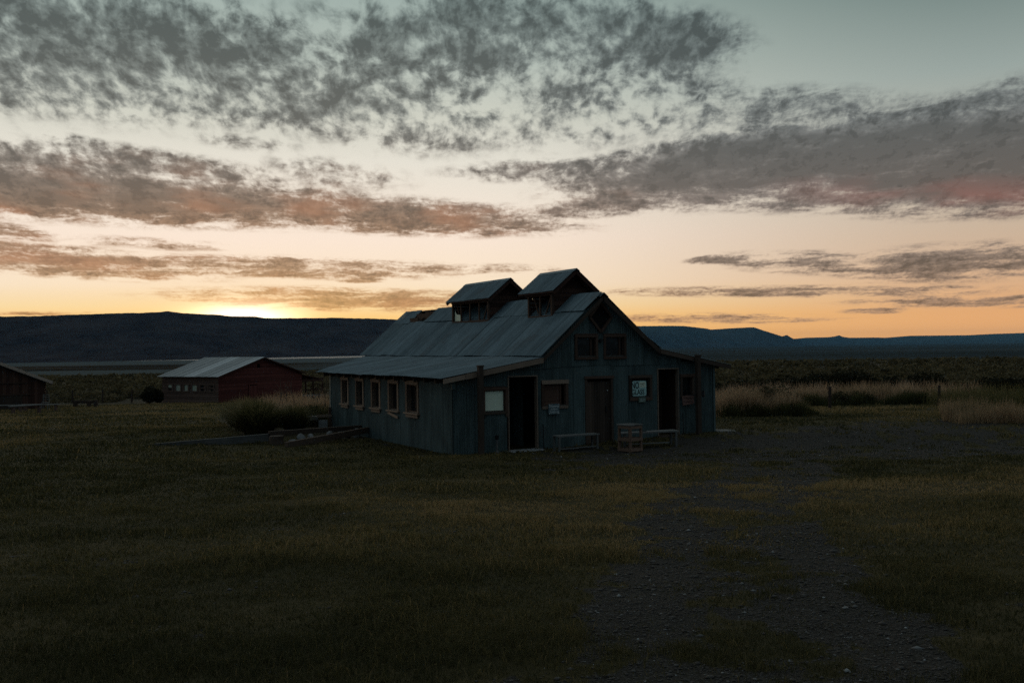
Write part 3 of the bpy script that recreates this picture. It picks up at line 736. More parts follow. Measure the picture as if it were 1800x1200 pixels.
def window(parent, name, u0, u1, z0, z1, fw=.09, mat='brown_wood', side=False, sill=True, pane='glass', t=.045, wob=0.0, stack=None, depth=.09):
    """casing round an opening with sill and pane; side=True puts it in the left wall (u is then v)"""
    def T(mb): 
        if side: mb.v = [(y, x, z) for (x, y, z) in mb.v]; mb.f = [f[::-1] for f in mb.f]
        return mb
    j = lambda: random.uniform(-wob, wob)
    mb = MB()
    mb.box(u0-fw+j(), u0, -t, 0.0, z0-.02, z1+.01, random.random()); mb.box(u1, u1+fw+j(), -t-.002, 0.0, z0-.02, z1+.01, random.random())
    mb.box(u0-fw+j(), u1+fw+j(), -t-.012, 0.0, z1+.012, z1+fw+.02, .8)
    # reveal
    for (a, b_, c, d) in ((u0, u0+.02, z0, z1), (u1-.02, u1, z0, z1), (u0+.021, u1-.021, z1-.02, z1), (u0+.021, u1-.021, z0, z0+.02)):
        mb.box(a, b_, 0.002, depth+.03, c, d, .3)
    w = T(mb).build(name, M[mat], parent)
    if sill:
        mb = MB(); mb.box(u0-fw-.06, u1+fw+.05, -t-.06, 0.01, z0-.062, z0-.024, .8); mb.box(u0-fw+.02, u1+fw-.02, -t, -.003, z0-.15, z0-.064, .4)
        T(mb).build('sill', M[mat], w)
    if pane:
        mb = MB(); mb.box(u0+.022, u1-.022, depth, depth+.012, z0+.022, z1-.022, .5)
        T(mb).build('pane', M[pane], w)
    return w
# front windows
w = window(barn, 'window', *OP['w1'][:4], fw=.07, mat='brown_wood', pane='pale_panel', sill=False, depth=.02)
mb = MB(); mb.box(.93, 1.70, -.05, 0, 1.10, 1.165, .5); mb.box(.98, 1.66, -.028, -.004, 1.78, 1.90, .3); build_each(mb, 'casing', M['dark_wood'], w)
w = window(barn, 'window', *OP['w2'][:4], fw=.09, mat='brown_wood', pane=None, sill=False, depth=.02)
mb = MB(); mb.box(2.86, 3.78, -.065, -.0, 1.915, 2.03, .9); mb.box(2.88, 3.76, -.05, 0, 1.18, 1.265, .25); build_each(mb, 'casing', M['tan_wood'], w)
mb = MB(); mb.box(2.98, 3.50, .02, .045, 1.40, 1.74, .7); mb.box(2.98, 3.50, .015, .05, 1.745, 1.88, .3); mb.box(2.98, 3.52, .015, .05, 1.30, 1.39, .9); mb.box(3.505, 3.55, .0, .06, 1.30, 1.88, .4)
mb.build('shutter', M['faded_red'], w)
w = window(barn, 'window', *OP['w3'][:4], fw=.08, mat='dark_wood', pane='glass', sill=False, depth=.06)
mb = MB(); mb.box(6.0, 6.84, -.05, 0, 1.31, 1.405, .8); mb.build('sill', M['brown_wood'], w)
w = window(barn, 'window', *OP['w4'][:4], fw=.08, mat='dark_wood', pane='glass', sill=False, depth=.08)
mb = MB(); mb.box(7.93, 8.52, -.07, 0, 1.995, 2.09, .8); build_each(mb, 'casing', M['brown_wood'], w)
for kk in ('up1', 'up2'):
    u0_, u1_, z0_, z1_ = OP[kk]
    w = window(barn, 'window', u0_, u1_, z0_, z1_, fw=.08, mat='brown_wood', pane='glass', sill=False, t=.07, depth=.03)
    mb = MB(); mb.box(u0_-.08, u1_+.08, -.085, -.02, z0_-.10, z0_-.022, .6); mb.box(u1_-.16, u1_-.10, .0, .03, z0_+.02, z1_-.02, .3); mb.box(u0_-.02, u1_+.02, -.10, -.03, z1_+.10, z1_+.115, .95)
    build_each(mb, 'casing', M['brown_wood'], w)
mb = MB(); mb.tube((4.93, -.03, 3.18), (4.93, -.10, 3.18), .06, .05, 12); mb.build('wall_lamp', M['iron'], barn)
# diamond window under the gable
mb = MB(); cu, cz = 4.94, 3.90
pts = [(cu, cz+.44), (cu+.40, cz), (cu, cz-.46), (cu-.40, cz)]
for i in range(4):
    (a, b_), (c, d) = pts[i], pts[(i+1) % 4]; mb.beam((a, -.06, b_), (c, -.06, d), .07, .075, up=(0, 1, 0), tone=.3+.15*i)
w = mb.build('diamond_window', M['brown_wood'], barn)
mb = MB(); mb.face([(p[0], .05, p[1]) for p in pts], .5); mb.build('pane', M['black'], w)
# side windows
for i, (a, b_) in enumerate(SW):
    w = window(barn, 'window', a+.12, b_-.12, 1.06, 1.90, fw=.12, mat='tan_wood', side=True, sill=False, pane='glass', wob=.012, depth=.10)
    mb = MB()
    mb.box(-.11, .01, a-.07, b_+.05, 1.0, 1.045, .85)
    w2 = mb.build('sill', M['tan_wood'], w)
    mb = MB()
    if i == 1:   # the apron board hangs loose
        mb.beam((-.07, b_-.05, .955), (-.07, a-.0, .84), .02, .085, tone=.9)
    else:
        mb.box(-.07, -.03, a+.02, b_-.06, .90, .985, .6)
    mb.build('apron', M['tan_wood'], w)
    mb = MB(); mb.box(.08, .10, (a+b_)/2-.015, (a+b_)/2+.015, 1.08, 1.88, .3); mb.build('glazing_bar', M['dark_wood'], w)

def door_frame(parent, name, u0, u1, z0, z1, fw=.05, mat='tan_wood', t=.03):
    mb = MB(); mb.box(u0-fw, u0, -t, .12, z0, z1, .6); mb.box(u1, u1+fw, -t, .12, z0, z1, .4); mb.box(u0-fw, u1+fw, -t-.004, .12, z1+.002, z1+fw, .7)
    return mb.build(name, M[mat], parent)
df = door_frame(barn, 'doorway', 1.78, 2.70, .0, 2.15, .035)
mb = MB(); mb.box(1.66, 1.745, -.05, -.02, 1.02, 1.86, .7); mb.box(1.72, 1.745, -.05, -.02, .02, 1.0, .3); build_each(mb, 'casing', M['brown_wood'], df)
mb = MB(); mb.hexa([(1.62, -.38, -.09), (2.85, -.34, -.08), (2.85, .1, -.08), (1.6, .1, -.09), (1.66, -.33, .02), (2.8, -.3, .03), (2.8, .1, .04), (1.66, .1, .03)], .5); mb.build('door_step', M['stone'], df)
df = door_frame(barn, 'doorway', 7.09, 7.86, .1, 2.26, .03)
mb = MB(); mb.box(7.0, 8.0, -.3, .1, .05, .18, .4); mb.build('door_step', M['dark_wood'], df)
df = door_frame(barn, 'door', 4.44, 5.30, -.05, 2.03, .07, 'dark_wood', .05)
mb = MB(); mb.box(4.35, 5.40, -.075, -.02, 2.03, 2.11, .8); mb.build('lintel', M['brown_wood'], df)
mb = MB(); n = 9
for i in range(n):
    a = 4.45+i*(.84/n); mb.box(a+.003, a+.84/n-.003, .02+random.uniform(-.004, .004), .05, -.03, 1.94, random.random())
leaf = mb.build('door_leaf', M['dark_wood'], df)
mb = MB(); mb.tube((5.2, -.0, 1.66), (5.2, .03, 1.66), .018, .018, 8); mb.build('lock', M['white_paint'], leaf)
mb = MB(); mb.beam((5.14, .005, 1.0), (5.14, .005, 1.18), .03, .03, tone=.5); mb.build('handle', M['iron'], leaf)

# tall pipe posts standing just off the gable
for (u, zt, zb, g_) in ((.68, 2.52, -.02, 0), (8.37, 2.70, .16, 1)):
    mb = MB(); mb.box(u-.07, u+.07, -.46, -.33, zb-.1, zt-.04, .3); mb.box(u-.085, u+.085, -.475, -.315, zt-.04, zt, .5)
    p = mb.build('post', M['dark_wood'], barn)
    mb = MB()
    if g_: mb.box(u+.07, u+.19, -.43, -.36, 1.40, 1.52, .3); mb.tube((u+.2, -.40, 1.36), (u+.2, -.40, 1.56), .05, .03, 8); mb.box(u-.4, u-.07, -.41, -.39, 1.42, 1.45, .3)
    else: mb.box(u+.07, u+.13, -.43, -.37, 1.02, 1.12, .3)
    mb.build('bracket', M['iron'], p)
# thin rods against the wall
for (u, z0_, z1_) in ((2.86, .0, .75), (7.98, .2, .85)):
    mb = MB(); mb.tube((u, -.12, z0_), (u, -.09, z1_), .014, .014, 6); mb.build('pipe', M['iron'], barn)

# roof ventilators
def cupola(v0, v1, ru0, ru1, label_seed, nwin):
    c = empty('roof_vent', (0, 0, 0)); c.parent = barn
    uL, uR, ap, ez, az_ = 4.18, 5.42, 4.84, 4.73, 5.40
    base = lambda u: min(2.70+fz*(u-2.78), 4.57-(u-4.92)*.79)
    # gable boards front and back
    for v in (v0, v1-.03):
        mb = MB(); z = 4.05; k_ = 0
        while z < ez+.05:
            z2 = z+.135
            us = uL if base(uL) < z else uL+(z-base(uL))*0
            # board clipped by the main roof
            ua = uL; ub = uR
            cl = lambda zz: max(0.0, (zz+.0-base(uL))/fz)
            mb.box(ua, ub, v-(.006 if k_ % 2 else 0), v+.03, z, z2-.006, random.random()); z = z2; k_ += 1
        mb.face([(uL-.1, v-.001, ez-.05), (uR+.1, v-.001, ez-.05), (ap, v-.001, az_-.04)], .2)
        mb.face([(uL-.1, v+.03, ez-.05), (ap, v+.03, az_-.04), (uR+.1, v+.03, ez-.05)], .2)
        mb.build('gable_board', M['shed_board'] if True else None, c)
    # corner posts, sill, head and mullions of the open sides
    mb = MB()
    for ux in (uL, uR):
        zb = base(ux)
        mb.box(ux-.045, ux+.02, v0-.01, v0+.07, zb-.02, ez, .6); mb.box(ux-.045, ux+.02, v1-.07, v1+.01, zb-.02, ez, .6)
        mb.box(ux-.05, ux+.02, v0+.07, v1-.07, zb+.0, zb+.09, .5); mb.box(ux-.045, ux+.02, v0+.07, v1-.07, ez-.09, ez, .3)
        for i in range(1, nwin):
            vv = v0+(v1-v0)*i/nwin; mb.box(ux-.035, ux+.01, vv-.035, vv+.035, zb+.09, ez-.09, .5)
    mb.build('frame', M['brown_wood'], c)
    mb = MB()
    mb.beam((uL+.06, v0+.55, base(uL)+.1), (uL+.06, v0+.2, ez-.1), .03, .05, tone=.5); mb.beam((uL+.06, v1-.55, base(uL)+.1), (uL+.06, v1-.25, ez-.1), .03, .05, tone=.5)
    build_each(mb, 'brace', M['brown_wood'], c)
    # broken pale pane; inner boards coloured black as the shade inside the vent
    mb = MB(); mb.box(uL+.02, uR-.05, v0+.05, v1-.05, base(uL)+.02, base(uL)+.035, .3); mb.box(uR-.09, uR-.07, v0+.1, v1-.1, base(uR)+.1, ez-.12, .2); mb.build('vent_floor', M['black'], c)
    if nwin == 4:
        mb = MB(); mb.face([(uL+.03, v1-.10, base(uL)+.10), (uL+.03, v1-.62, base(uL)+.10), (uL+.03, v1-.58, base(uL)+.33), (uL+.03, v1-.25, base(uL)+.36), (uL+.03, v1-.13, base(uL)+.52)], .8); mb.build('broken_pane', M['pale_panel'], c)
    # roof of the vent
    mb = MB()
    for s in (-1, 1):
        ue = ap+s*.86; d = Vector((ap-ue, 0, az_-ez+.03)); L = d.length; d.normalize(); n = Vector((-d.z, 0, d.x)); n = -n if n.z < 0 else n
        corr(mb, ru1-ru0, lambda q: .008*math.sin(q*9), lambda q: L, (lambda ue, d, n: lambda q, t, dd: tuple(Vector((ue, ru0+q, ez-.0))+d*t+n*(dd+.02)))(ue, d, n), seed=label_seed+s, lift=.01)
    rf = mb.build('vent_roof', M['roof_metal'], c)
    mb = MB()
    for s in (-1, 1):
        ue = ap+s*.86; d = Vector((ap-ue, 0, az_-ez+.03)); L = d.length
        mb.hexa([(ue, ru0+.01, ez-.03), (ap, ru0+.01, az_-.0), (ap, ru1-.01, az_-.0), (ue, ru1-.01, ez-.03), (ue, ru0+.01, ez-.005), (ap, ru0+.01, az_+.025), (ap, ru1-.01, az_+.025), (ue, ru1-.01, ez-.005)], .3)
        mb.beam((ue+s*-.03, ru0+.03, ez-.06), (ap, ru0+.03, az_-.04), .03, .09, tone=.3); mb.beam((ue+s*-.03, ru1-.03, ez-.06), (ap, ru1-.03, az_-.04), .03, .09, tone=.3)
    mb.build('rafter', M['shed_board'], c)
    mb = MB()
    for s in (-1, 1):
        mb.hexa([(ap, ru0-.02, az_+.062), (ap+s*.11, ru0-.02, az_-.02), (ap+s*.11, ru1+.02, az_-.02), (ap, ru1+.02, az_+.062), (ap, ru0-.02, az_+.074), (ap+s*.115, ru0-.02, az_-.01), (ap+s*.115, ru1+.02, az_-.01), (ap, ru1+.02, az_+.074)], .8)
    mb.build('ridge_cap', M['roof_metal'], c)
    return c
cupola(1.5, 3.05, 1.12, 3.42, 51, 2)
cupola(5.95, 9.02, 5.55, 9.25, 61, 4)

# ------------------------------------------------------------------ signs on the wall
def sign_text(parent, body, x, z, size, mat, y=-.012, shear=0.0, rot=0.0):
    cu_ = bpy.data.curves.new('lettering', 'FONT'); cu_.body = body; cu_.size = size; cu_.align_x = 'CENTER'; cu_.align_y = 'CENTER'
    cu_.extrude = .001; cu_.shear = shear; cu_.space_line = .8; cu_.offset = size*.008
    tmp = bpy.data.objects.new('lettering', cu_); COL.objects.link(tmp); bpy.context.view_layer.update()
    me = bpy.data.meshes.new_from_object(tmp, depsgraph=bpy.context.evaluated_depsgraph_get()); bpy.data.objects.remove(tmp)
    me.materials.clear(); me.materials.append(M[mat]); o = bpy.data.objects.new('lettering', me); COL.objects.link(o); o.parent = parent
    o.location = (x, y, z); o.rotation_euler = (math.pi/2, 0, rot); return o
def scribble(parent, x0, x1, z, h, mat, n, y=-.012, seed=0):
    rs = random.Random(seed); mb = MB(); x = x0; px_, pz_ = x0, z
    for i in range(n):
        nx = x0+(x1-x0)*(i+1)/n; nz = z+rs.uniform(-h, h)
        mb.beam((px_, y, pz_), (nx, y, nz), .004, .008, up=(0, 0, 1), tone=.5); px_, pz_ = nx, nz
    return mb.build('lettering', M[mat], parent)
def board(name, u, v, z, w, h, mat, label, cat='sign', rot=0.0, round_=0.0, t=.012):
    e = empty(name, W2(u, v, z), TH); mb = MB()
    pts = []
    for (sx, sz, a0) in ((1, 1, 0), (-1, 1, 90), (-1, -1, 180), (1, -1, 270)):
        for q in ((0, 30, 60, 90) if round_ else (0,)):
            pts.append((sx*(w/2-round_)+round_*math.cos(R(a0+q)), sz*(h/2-round_)+round_*math.sin(R(a0+q))))
    c, s = math.cos(R(rot)), math.sin(R(rot)); pts = [(a*c-b*s, a*s+b*c) for a, b in pts]
    fr = [(a, -t/2, b) for a, b in pts]; bk = [(a, t/2, b) for a, b in pts]
    mb.face(fr[::-1], .6); mb.face(bk, .6)
    for i in range(len(pts)): j = (i+1) % len(pts); mb.face([fr[i], fr[j], bk[j], bk[i]], .6)
    mb.build('board', M[mat], e); tag(e, label, cat); return e
s = board('window_sign', 6.375, -.0, 1.685, .53, .47, 'teal_paint', 'pale teal NO GLASS sign standing in the dark framed window', round_=.05)
sign_text(s, 'NO', -.155, .09, .25, 'ink').scale = (.72, 1.15, 1); sign_text(s, 'GLASS', -.055, -.12, .19, 'ink').scale = (.9, 1.2, 1)
mb = MB(); mb.box(0.0, .235, -.014, -.008, .03, .205, .5); mb.build('notice', M['pale_panel'], s)
scribble(s, .02, .2, .15, .02, 'ink', 14, -.02, 3); scribble(s, .03, .19, .09, .015, 'ink', 12, -.02, 4)
s = board('wall_sign', 3.245, -.075, 1.175, .37, .30, 'slate_sign', 'small blue grey sign with white handwriting under the boarded window', rot=1.5)
sign_text(s, 'Shower', 0, .085, .115, 'chalk', shear=.2); sign_text(s, 'before', .0, .0, .085, 'chalk', shear=.2); sign_text(s, 'Soaking', 0, -.085, .105, 'chalk', shear=.2)
mb = MB()
for a in (-.165, .165):
    for b_ in (-.13, .13): mb = MB(); mb.tube((a, -.006, b_), (a, -.02, b_), .012, .012, 8); mb.build('nail', M['white_paint'], s)
s = board('wall_sign', 8.18, -.12, 1.27, .46, .30, 'red_sign', 'faded red board sign hanging slightly askew beside the right doorway', rot=5)
scribble(s, -.17, .18, .05, .035, 'ink', 16, -.012, 5); scribble(s, -.18, .17, -.06, .035, 'ink', 18, -.012, 6)
s = board('small_sign', 6.43, -.075, 1.335, .26, .15, 'green_sign', 'tiny green sign on the sill below the NO GLASS sign')
scribble(s, -.1, .1, .02, .02, 'chalk', 12, -.012, 7); scribble(s, -.09, .08, -.03, .015, 'chalk', 10, -.012, 8)

# ------------------------------------------------------------------ benches, stand, standpipe, slab
def gl(u, v): return ground_local(u, v)
e = empty('wooden_bench', W2(3.55, -.85, gl(3.55, -.85)), TH)
tag(e, 'low grey plank bench against the iron wall in front of the closed plank door', 'bench')
mb = MB(); mb.box(-.74, .66, -.20, .14, .42, .455, .9); mb.build('seat', M['grey_plank'], e)
for a in (-.70, .60):
    for b_ in (-.17, .11):
        mb = MB(); mb.beam((a, b_, -.05), (a*.985, b_, .42), .045, .06, tone=.5); mb.build('leg', M['grey_plank'], e)
mb = MB(); mb.box(-.68, -.02, -.15, -.09, .06, .085, .9); mb.box(0.0, .58, -.15, -.09, .075, .10, .9); mb.build('stretcher', M['grey_plank'], e)
e = empty('wooden_bench', W2(5.55, -1.62, gl(5.6, -1.62)), TH-.17)
tag(e, 'longer pale plank bench beside the wooden stand, in front of the right doorway', 'bench')
mb = MB(); mb.hexa([(-.95, -.2, .42), (.88, -.2, .43), (.88, .2, .43), (-.95, .2, .42), (-.95, -.2, .46), (.88, -.2, .475), (.88, .2, .475), (-.95, .2, .46)], .9)
mb.box(-.3, -.12, -.1, .0, .476, .49, .0); mb.build('seat', M['grey_plank'], e)
for a in (-.85, .80):
    for b_ in (-.16, .16):
        mb = MB(); mb.box(a-.03, a+.03, b_-.035, b_+.035, -.06, .425, .5); mb.build('leg', M['grey_plank'], e)
mb = MB(); mb.box(-.82, .62, -.12, -.05, .11, .14, .9); mb.build('stretcher', M['grey_plank'], e)
e = empty('wooden_stand', (3.32, 28.3, float(H(3.32, 28.3))), R(40))
tag(e, 'square brown wooden stand with open shelves between the two benches', 'stand')
mb = MB(); 
for i in range(3): mb.box(-.27+i*.18, -.095+i*.18, -.27, .27, .745, .775+random.uniform(0, .004), random.random())
mb.build('top', M['grey_plank'], e)
mb = MB(); 
for a in (-1, 1): mb.box(-.24, .24, a*.24-.012, a*.24+.012, .655, .742, .8); mb.box(a*.24-.012, a*.24+.012, -.226, .226, .655, .742, .6)
mb.build('apron', M['stand_wood'], e)
for a in (-.215, .215):
    for b_ in (-.215, .215): mb = MB(); mb.box(a-.03, a+.03, b_-.03, b_+.03, -.04, .742, .6); mb.build('leg', M['stand_wood'], e)
for z in (.02, .31):
    mb = MB(); mb.box(-.2, .2, -.2, .2, z+.05, z+.07, .7)
    for a in (-1, 1): mb.box(-.245, .245, a*.25-.012, a*.25+.012, z, z+.085, .8); mb.box(a*.25-.012, a*.25+.012, -.236, .236, z, z+.085, .6)
    mb.build('shelf', M['stand_wood'], e)
e = empty('standpipe', W2(1.15, -.45, gl(1.15, -.45)), TH)
tag(e, 'short pale standpipe with a black cap beside the left open doorway', 'standpipe')
mb = MB(); mb.tube((0, 0, 0), (0, 0, .42), .028, .022, 12); mb.tube((0, 0, -.04), (.01, 0, .09), .095, .04, 14); mb.build('pipe', M['grey_plank'], e)
mb = MB(); mb.tube((0, 0, .42), (0, 0, .53), .05, .055, 12); mb.build('cap', M['black'], e)
sl = MB(); sl.hexa([(-.42, -.35, -.06), (.28, -.4, -.06), (.38, .3, -.06), (-.35, .38, -.06), (-.40, -.33, .025), (.26, -.37, .02), (.35, .28, .02), (-.33, .36, .03)], .8)
o = sl.build('concrete_slab', M['slab']); o.location = W2(9.75, -.05, gl(9.75, -.05)); o.rotation_euler = (0, 0, TH-.5)
tag(o, 'pale flat slab lying in the grass at the right corner of the bathhouse', 'slab')

# ------------------------------------------------------------------ timbers, rocks and rail by the left wall
def gp(x, y, dz=0.0): return (x, y, float(H(x, y))+dz)
def timber(name, a, b, w, h, label, mat='dark_wood', za=0.0, zb=0.0, group=None, tone=.5):
    A = Vector(gp(*a, za)); B = Vector(gp(*b, zb)); e_ = MB(); n = 6; mid = (A+B)/2
    for i in range(n):
        p = A.lerp(B, i/n)-mid; q = A.lerp(B, (i+1)/n)-mid
        e_.beam(p, q, w, h, tone=tone+random.uniform(-.1, .1))
    o = e_.build(name, M[mat]); o.location = mid; tag(o, label, 'timber', group); return o
timber('timber', (-11.9, 32.3), (-7.9, 32.2), .2, .24, 'long grey squared timber half sunk in the lawn, its left end touching the ground', 'grey_plank', -.09, .20, tone=.1)
timber('timber', (-7.9, 32.25), (-4.75, 35.3), .16, .15, 'dark squared timber running from the wood block to the bathhouse wall', 'dark_wood', .32, .30, tone=.3)
timber('timber', (-7.05, 30.9), (-4.8, 34.4), .12, .19, 'dark timber slanting up from the grass in front of the pale rocks', 'dark_wood', .07, .28, tone=.9)
mb = MB(); mb.tube((0, 0, -.1), (0, 0, .28), .24, .23, 14, segs=3, wob=.02, tone=.3); o = mb.build('wood_block', M['dark_wood']); o.location = gp(-7.55, 31.75); tag(o, 'dark wood block propping the junction of the two timbers', 'block')
def rock(r, seed):
    rs = random.Random(seed); import bmesh as bmod
    bm = bmod.new(); bmod.ops.create_icosphere(bm, subdivisions=2, radius=r)
    for v in bm.verts:
        k_ = 1+(float(fbm(v.co.x/r*1.3+seed, v.co.y/r*1.3+v.co.z/r, seed, 3))-.5)*.7; v.co *= k_; v.co.z *= .7; v.co.x *= 1.25
    me = bpy.data.meshes.new('rock'); bm.to_mesh(me); bm.free(); me.materials.append(M['rock']); return me
rock_me = [rock(.13, i) for i in range(4)]
for i in range(8):
    t = i/7; x = -7.15+t*1.75; y = 32.3+t*2.0
    o = bpy.data.objects.new('rock', rock_me[i % 4]); COL.objects.link(o); o.location = gp(x, y, .05+.02*(i % 3)); o.rotation_euler = (i, i*2, i*3)
    sc_ = .7+.5*((i*37) % 10)/10; o.scale = (sc_*1.3, sc_, sc_)
    nm = ['first rock from the wood block, at the left end of the row', 'second rock from the wood block', 'third rock from the wood block', 'fourth rock from the wood block', 'fourth rock from the bathhouse end', 'third rock from the bathhouse end', 'second rock from the bathhouse end', 'rock nearest the bathhouse end of the row']
    tag(o, 'pale '+nm[i]+' of pale rocks between the timbers' if i not in (0, 7) else 'pale '+nm[i], 'rock', 'pale rocks between the timbers')
e = empty('plank_bench', gp(-8.0, 38.0), R(12)); tag(e, 'low silvery plank bench end showing right of the tall grass clump', 'bench')
mb = MB(); mb.box(-.9, .55, -.16, .16, .36, .50, .9); mb.build('seat', M['grey_plank'], e)
for a in (-.6, .42): mb = MB(); mb.beam((a+.06, 0, -.05), (a, 0, .36), .06, .2, tone=.3); mb.build('leg', M['brown_wood'], e)
e = empty('rail_fence', gp(-6.9, 37.6), R(20)); tag(e, 'short broken rail fence of leaning posts joining the bathhouse far corner', 'fence')
for (a, z1_, ln) in ((-.02, .86, .02), (.22, .92, .10)): mb = MB(); mb.beam((a+ln, 0, -.05), (a, 0, z1_), .09, .07, tone=.6); mb.build('post', M['brown_wood'], e)
mb = MB(); mb.box(-.5, .05, -.06, -.02, .50, .60, .7); mb.build('rail', M['tan_wood'], e)
mb = MB(); mb.box(.28, 1.35, -.0, .05, .52, .66, .7); mb.build('rail', M['tan_wood'], e)
mb = MB(); mb.box(-.45, -.12, -.12, -.08, .05, .40, .8); mb.build('panel', M['stone'], e)
mb = MB(); mb.beam((.42, -.05, 0), (.12, -.05, .95), .03, .05, tone=.1); mb.build('brace', M['dark_wood'], e)
mb = MB(); mb.box(-.3, .5, -.2, .2, 0, .08, .8); o = mb.build('stone_slab', M['stone']); o.location = gp(-5.9, 37.2); tag(o, 'pale slab on the ground beside the bathhouse far left corner', 'slab')

# ------------------------------------------------------------------ red shed
def plank_wall(mb, a, b, zb, topf, board_h, thick, seed, horiz=True, opens=(), bw=.2):
    """boards on the wall from a to b (2-D), topf(s) gives the top"""
    rs = random.Random(seed); A = Vector((a[0], a[1])); B = Vector((b[0], b[1])); L = (B-A).length; d = (B-A)/L; n = Vector((d.y, -d.x))
    def bx(s0, s1, z0, z1, z2, tone, off):
        p = lambda s, z, o_: ((A+d*s+n*o_).x, (A+d*s+n*o_).y, z)
        mb.hexa([p(s0, z0, off), p(s1, z0, off), p(s1, z0, -thick), p(s0, z0, -thick), p(s0, z1, off), p(s1, z2, off), p(s1, z2, -thick), p(s0, z1, -thick)], tone)
    if horiz:
        z = zb; step = .4
        while z < max(topf(s_*L/20) for s_ in range(21)):
            tone0 = rs.random(); off = rs.uniform(0, .012); s = 0.0; cutpt = rs.uniform(1, L)
            while s < L-1e-6:
                s1 = min(L, s+step); t0, t1 = topf(s), topf(s1); zt = z+board_h-.012
                skip = any(o[0] < (s+s1)/2 < o[1] and z+board_h*.5 > o[2] and z+board_h*.5 < o[3] for o in opens)
                if not skip and z < max(t0, t1):
                    bx(s, s1, z, max(z+.001, min(zt, t0)), max(z+.001, min(zt, t1)), tone0*.7+(.3 if s > cutpt else 0), off)
                s = s1
            z += board_h
    else:
        s = 0.0
        while s < L-1e-6:
            s1 = min(L, s+bw); tone0 = rs.random(); off = rs.uniform(0, .012); m_ = (s+s1)/2
            segs = [(zb, None)]
            for o in opens:
                if o[0] < m_ < o[1]: segs = [(zb, o[2]), (o[3], None)]
            for (z0_, z1_) in segs:
                if z1_ is None: bx(s, s1-.01, z0_, topf(s), topf(s1), tone0, off)
                elif z1_ > z0_: bx(s, s1-.01, z0_, z1_, z1_, tone0, off)
            s = s1
            s = s1
NX, NY = -25.7, 87.0
e = empty('red_shed', (NX, NY, float(H(NX, NY))), R(61))           # local x along the gable, local y along the windowed side
tag(e, 'long low red board shed with pale metal roof and a row of small windows', 'shed')
GW, LS, EH, RH = 10.9, 6.95, 2.33, 3.88
gt = lambda s: EH+(RH-EH)*(1-abs(s-GW/2)/(GW/2))-.05
mb = MB(); plank_wall(mb, (0, 0), (GW, 0), -.3, gt, .17, .05, 71, opens=[(3.75, 4.75, -1, 1.35), (4.75, 5.15, 3.0, 3.35)])
mb.build('gable_wall', M['red_board'], e)
wops = [(LS-1.15-i*1.02-.0, LS-.55-i*1.02, .98, 1.52) for i in range(6)]
mb = MB(); plank_wall(mb, (0, LS), (0, 0), -.4, lambda s: EH-.02, .15, .05, 72, opens=[(LS-b2-.0, LS-a2, z0_, z1_) for (a2, b2, z0_, z1_) in [(LS-w_[1], LS-w_[0], w_[2], w_[3]) for w_ in wops]])
mb.build('side_wall', M['grey_board'], e)
mb = MB(); plank_wall(mb, (GW, 0), (GW, LS), -.3, lambda s: EH, .17, .05, 73); plank_wall(mb, (GW, LS), (0, LS), -.3, gt, .17, .05, 74); mb.build('rear_wall', M['red_board'], e)
for i, (a2, b2, z0_, z1_) in enumerate(wops):
    yy0, yy1 = LS-b2, LS-a2
    mb = MB()
    for (p, q, r_, t_) in ((yy0-.08, yy0, z0_-.08, z1_+.08), (yy1, yy1+.08, z0_-.08, z1_+.08), (yy0, yy1, z0_-.08, z0_), (yy0, yy1, z1_, z1_+.08)): mb.box(-.05, .0, p, q, r_, t_, .7)
    w = mb.build('window', M['grey_board'], e)
    light = i in (2, 3, 4)
    mb = MB(); mb.box(.02, .03, yy0, yy1, z0_, z1_, .5); mb.build('pane', M['dusty_pane'] if light else M['glass'], w)
    if i in (0, 1, 5):
        mb = MB(); mb.box(.0, .015, yy0, yy1, z0_+.22 if i != 5 else z0_+.28, z0_+.32 if i != 5 else z1_, .6); mb.build('loose_board', M['grey_board'] if i != 5 else M['dusty_pane'], w)
mb = MB(); 
for i in range(5): mb.box(3.78+i*.19, 3.78+i*.19+.18, -.02, .02, -.1, 1.34, random.random())
mb.build('door', M['red_board'], e)
mb = MB(); mb.box(3.66, 3.76, -.06, .0, -.1, 1.42, .5); mb.box(4.74, 4.84, -.06, .0, -.1, 1.42, .5); mb.box(3.66, 4.84, -.065, .0, 1.425, 1.5, .5); mb.build('door_frame', M['red_board'], e)
mb = MB(); mb.box(.02, GW-.02, .08, .1, -.2, 2.2, .2); mb.box(.08, .1, .1, LS-.1, -.2, 2.2, .2); mb.build('lining', M['interior'], e)
mb = MB()
for (x0, z0_, x1, z1_, sd) in ((-.35, EH-.10, GW/2, RH, 75), (GW+.35, EH-.10, GW/2, RH, 76)):
    n = 18; dv = (LS+.6)/n; rs = random.Random(sd)
    for i in range(n):
        t = rs.choice([.15, .25, .3, .4]); 
        if sd == 75: t = .1+.25*rs.random() if i not in (0, 7, 8, 9) else .98
        if sd == 75 and i in (1, 2): t = .55
        y0 = -.3+i*dv; hh = .012*(i % 2)
        mb.hexa([(x0, y0, z0_+hh), (x1, y0, z1_+hh), (x1, y0+dv-.005, z1_+hh), (x0, y0+dv-.005, z0_+hh), (x0, y0, z0_+.03+hh), (x1, y0, z1_+.03+hh), (x1, y0+dv-.005, z1_+.03+hh), (x0, y0+dv-.005, z0_+.03+hh)], t)
mb.build('roof', M['shed_roof'], e)
mb = MB(); mb.beam((-.35, -.31, EH-.14), (GW/2, -.31, RH-.06), .03, .12, tone=.2); mb.beam((GW/2, -.31, RH-.06), (GW+.35, -.31, EH-.14), .03, .12, tone=.2); mb.build('fascia_board', M['shed_board'], e)
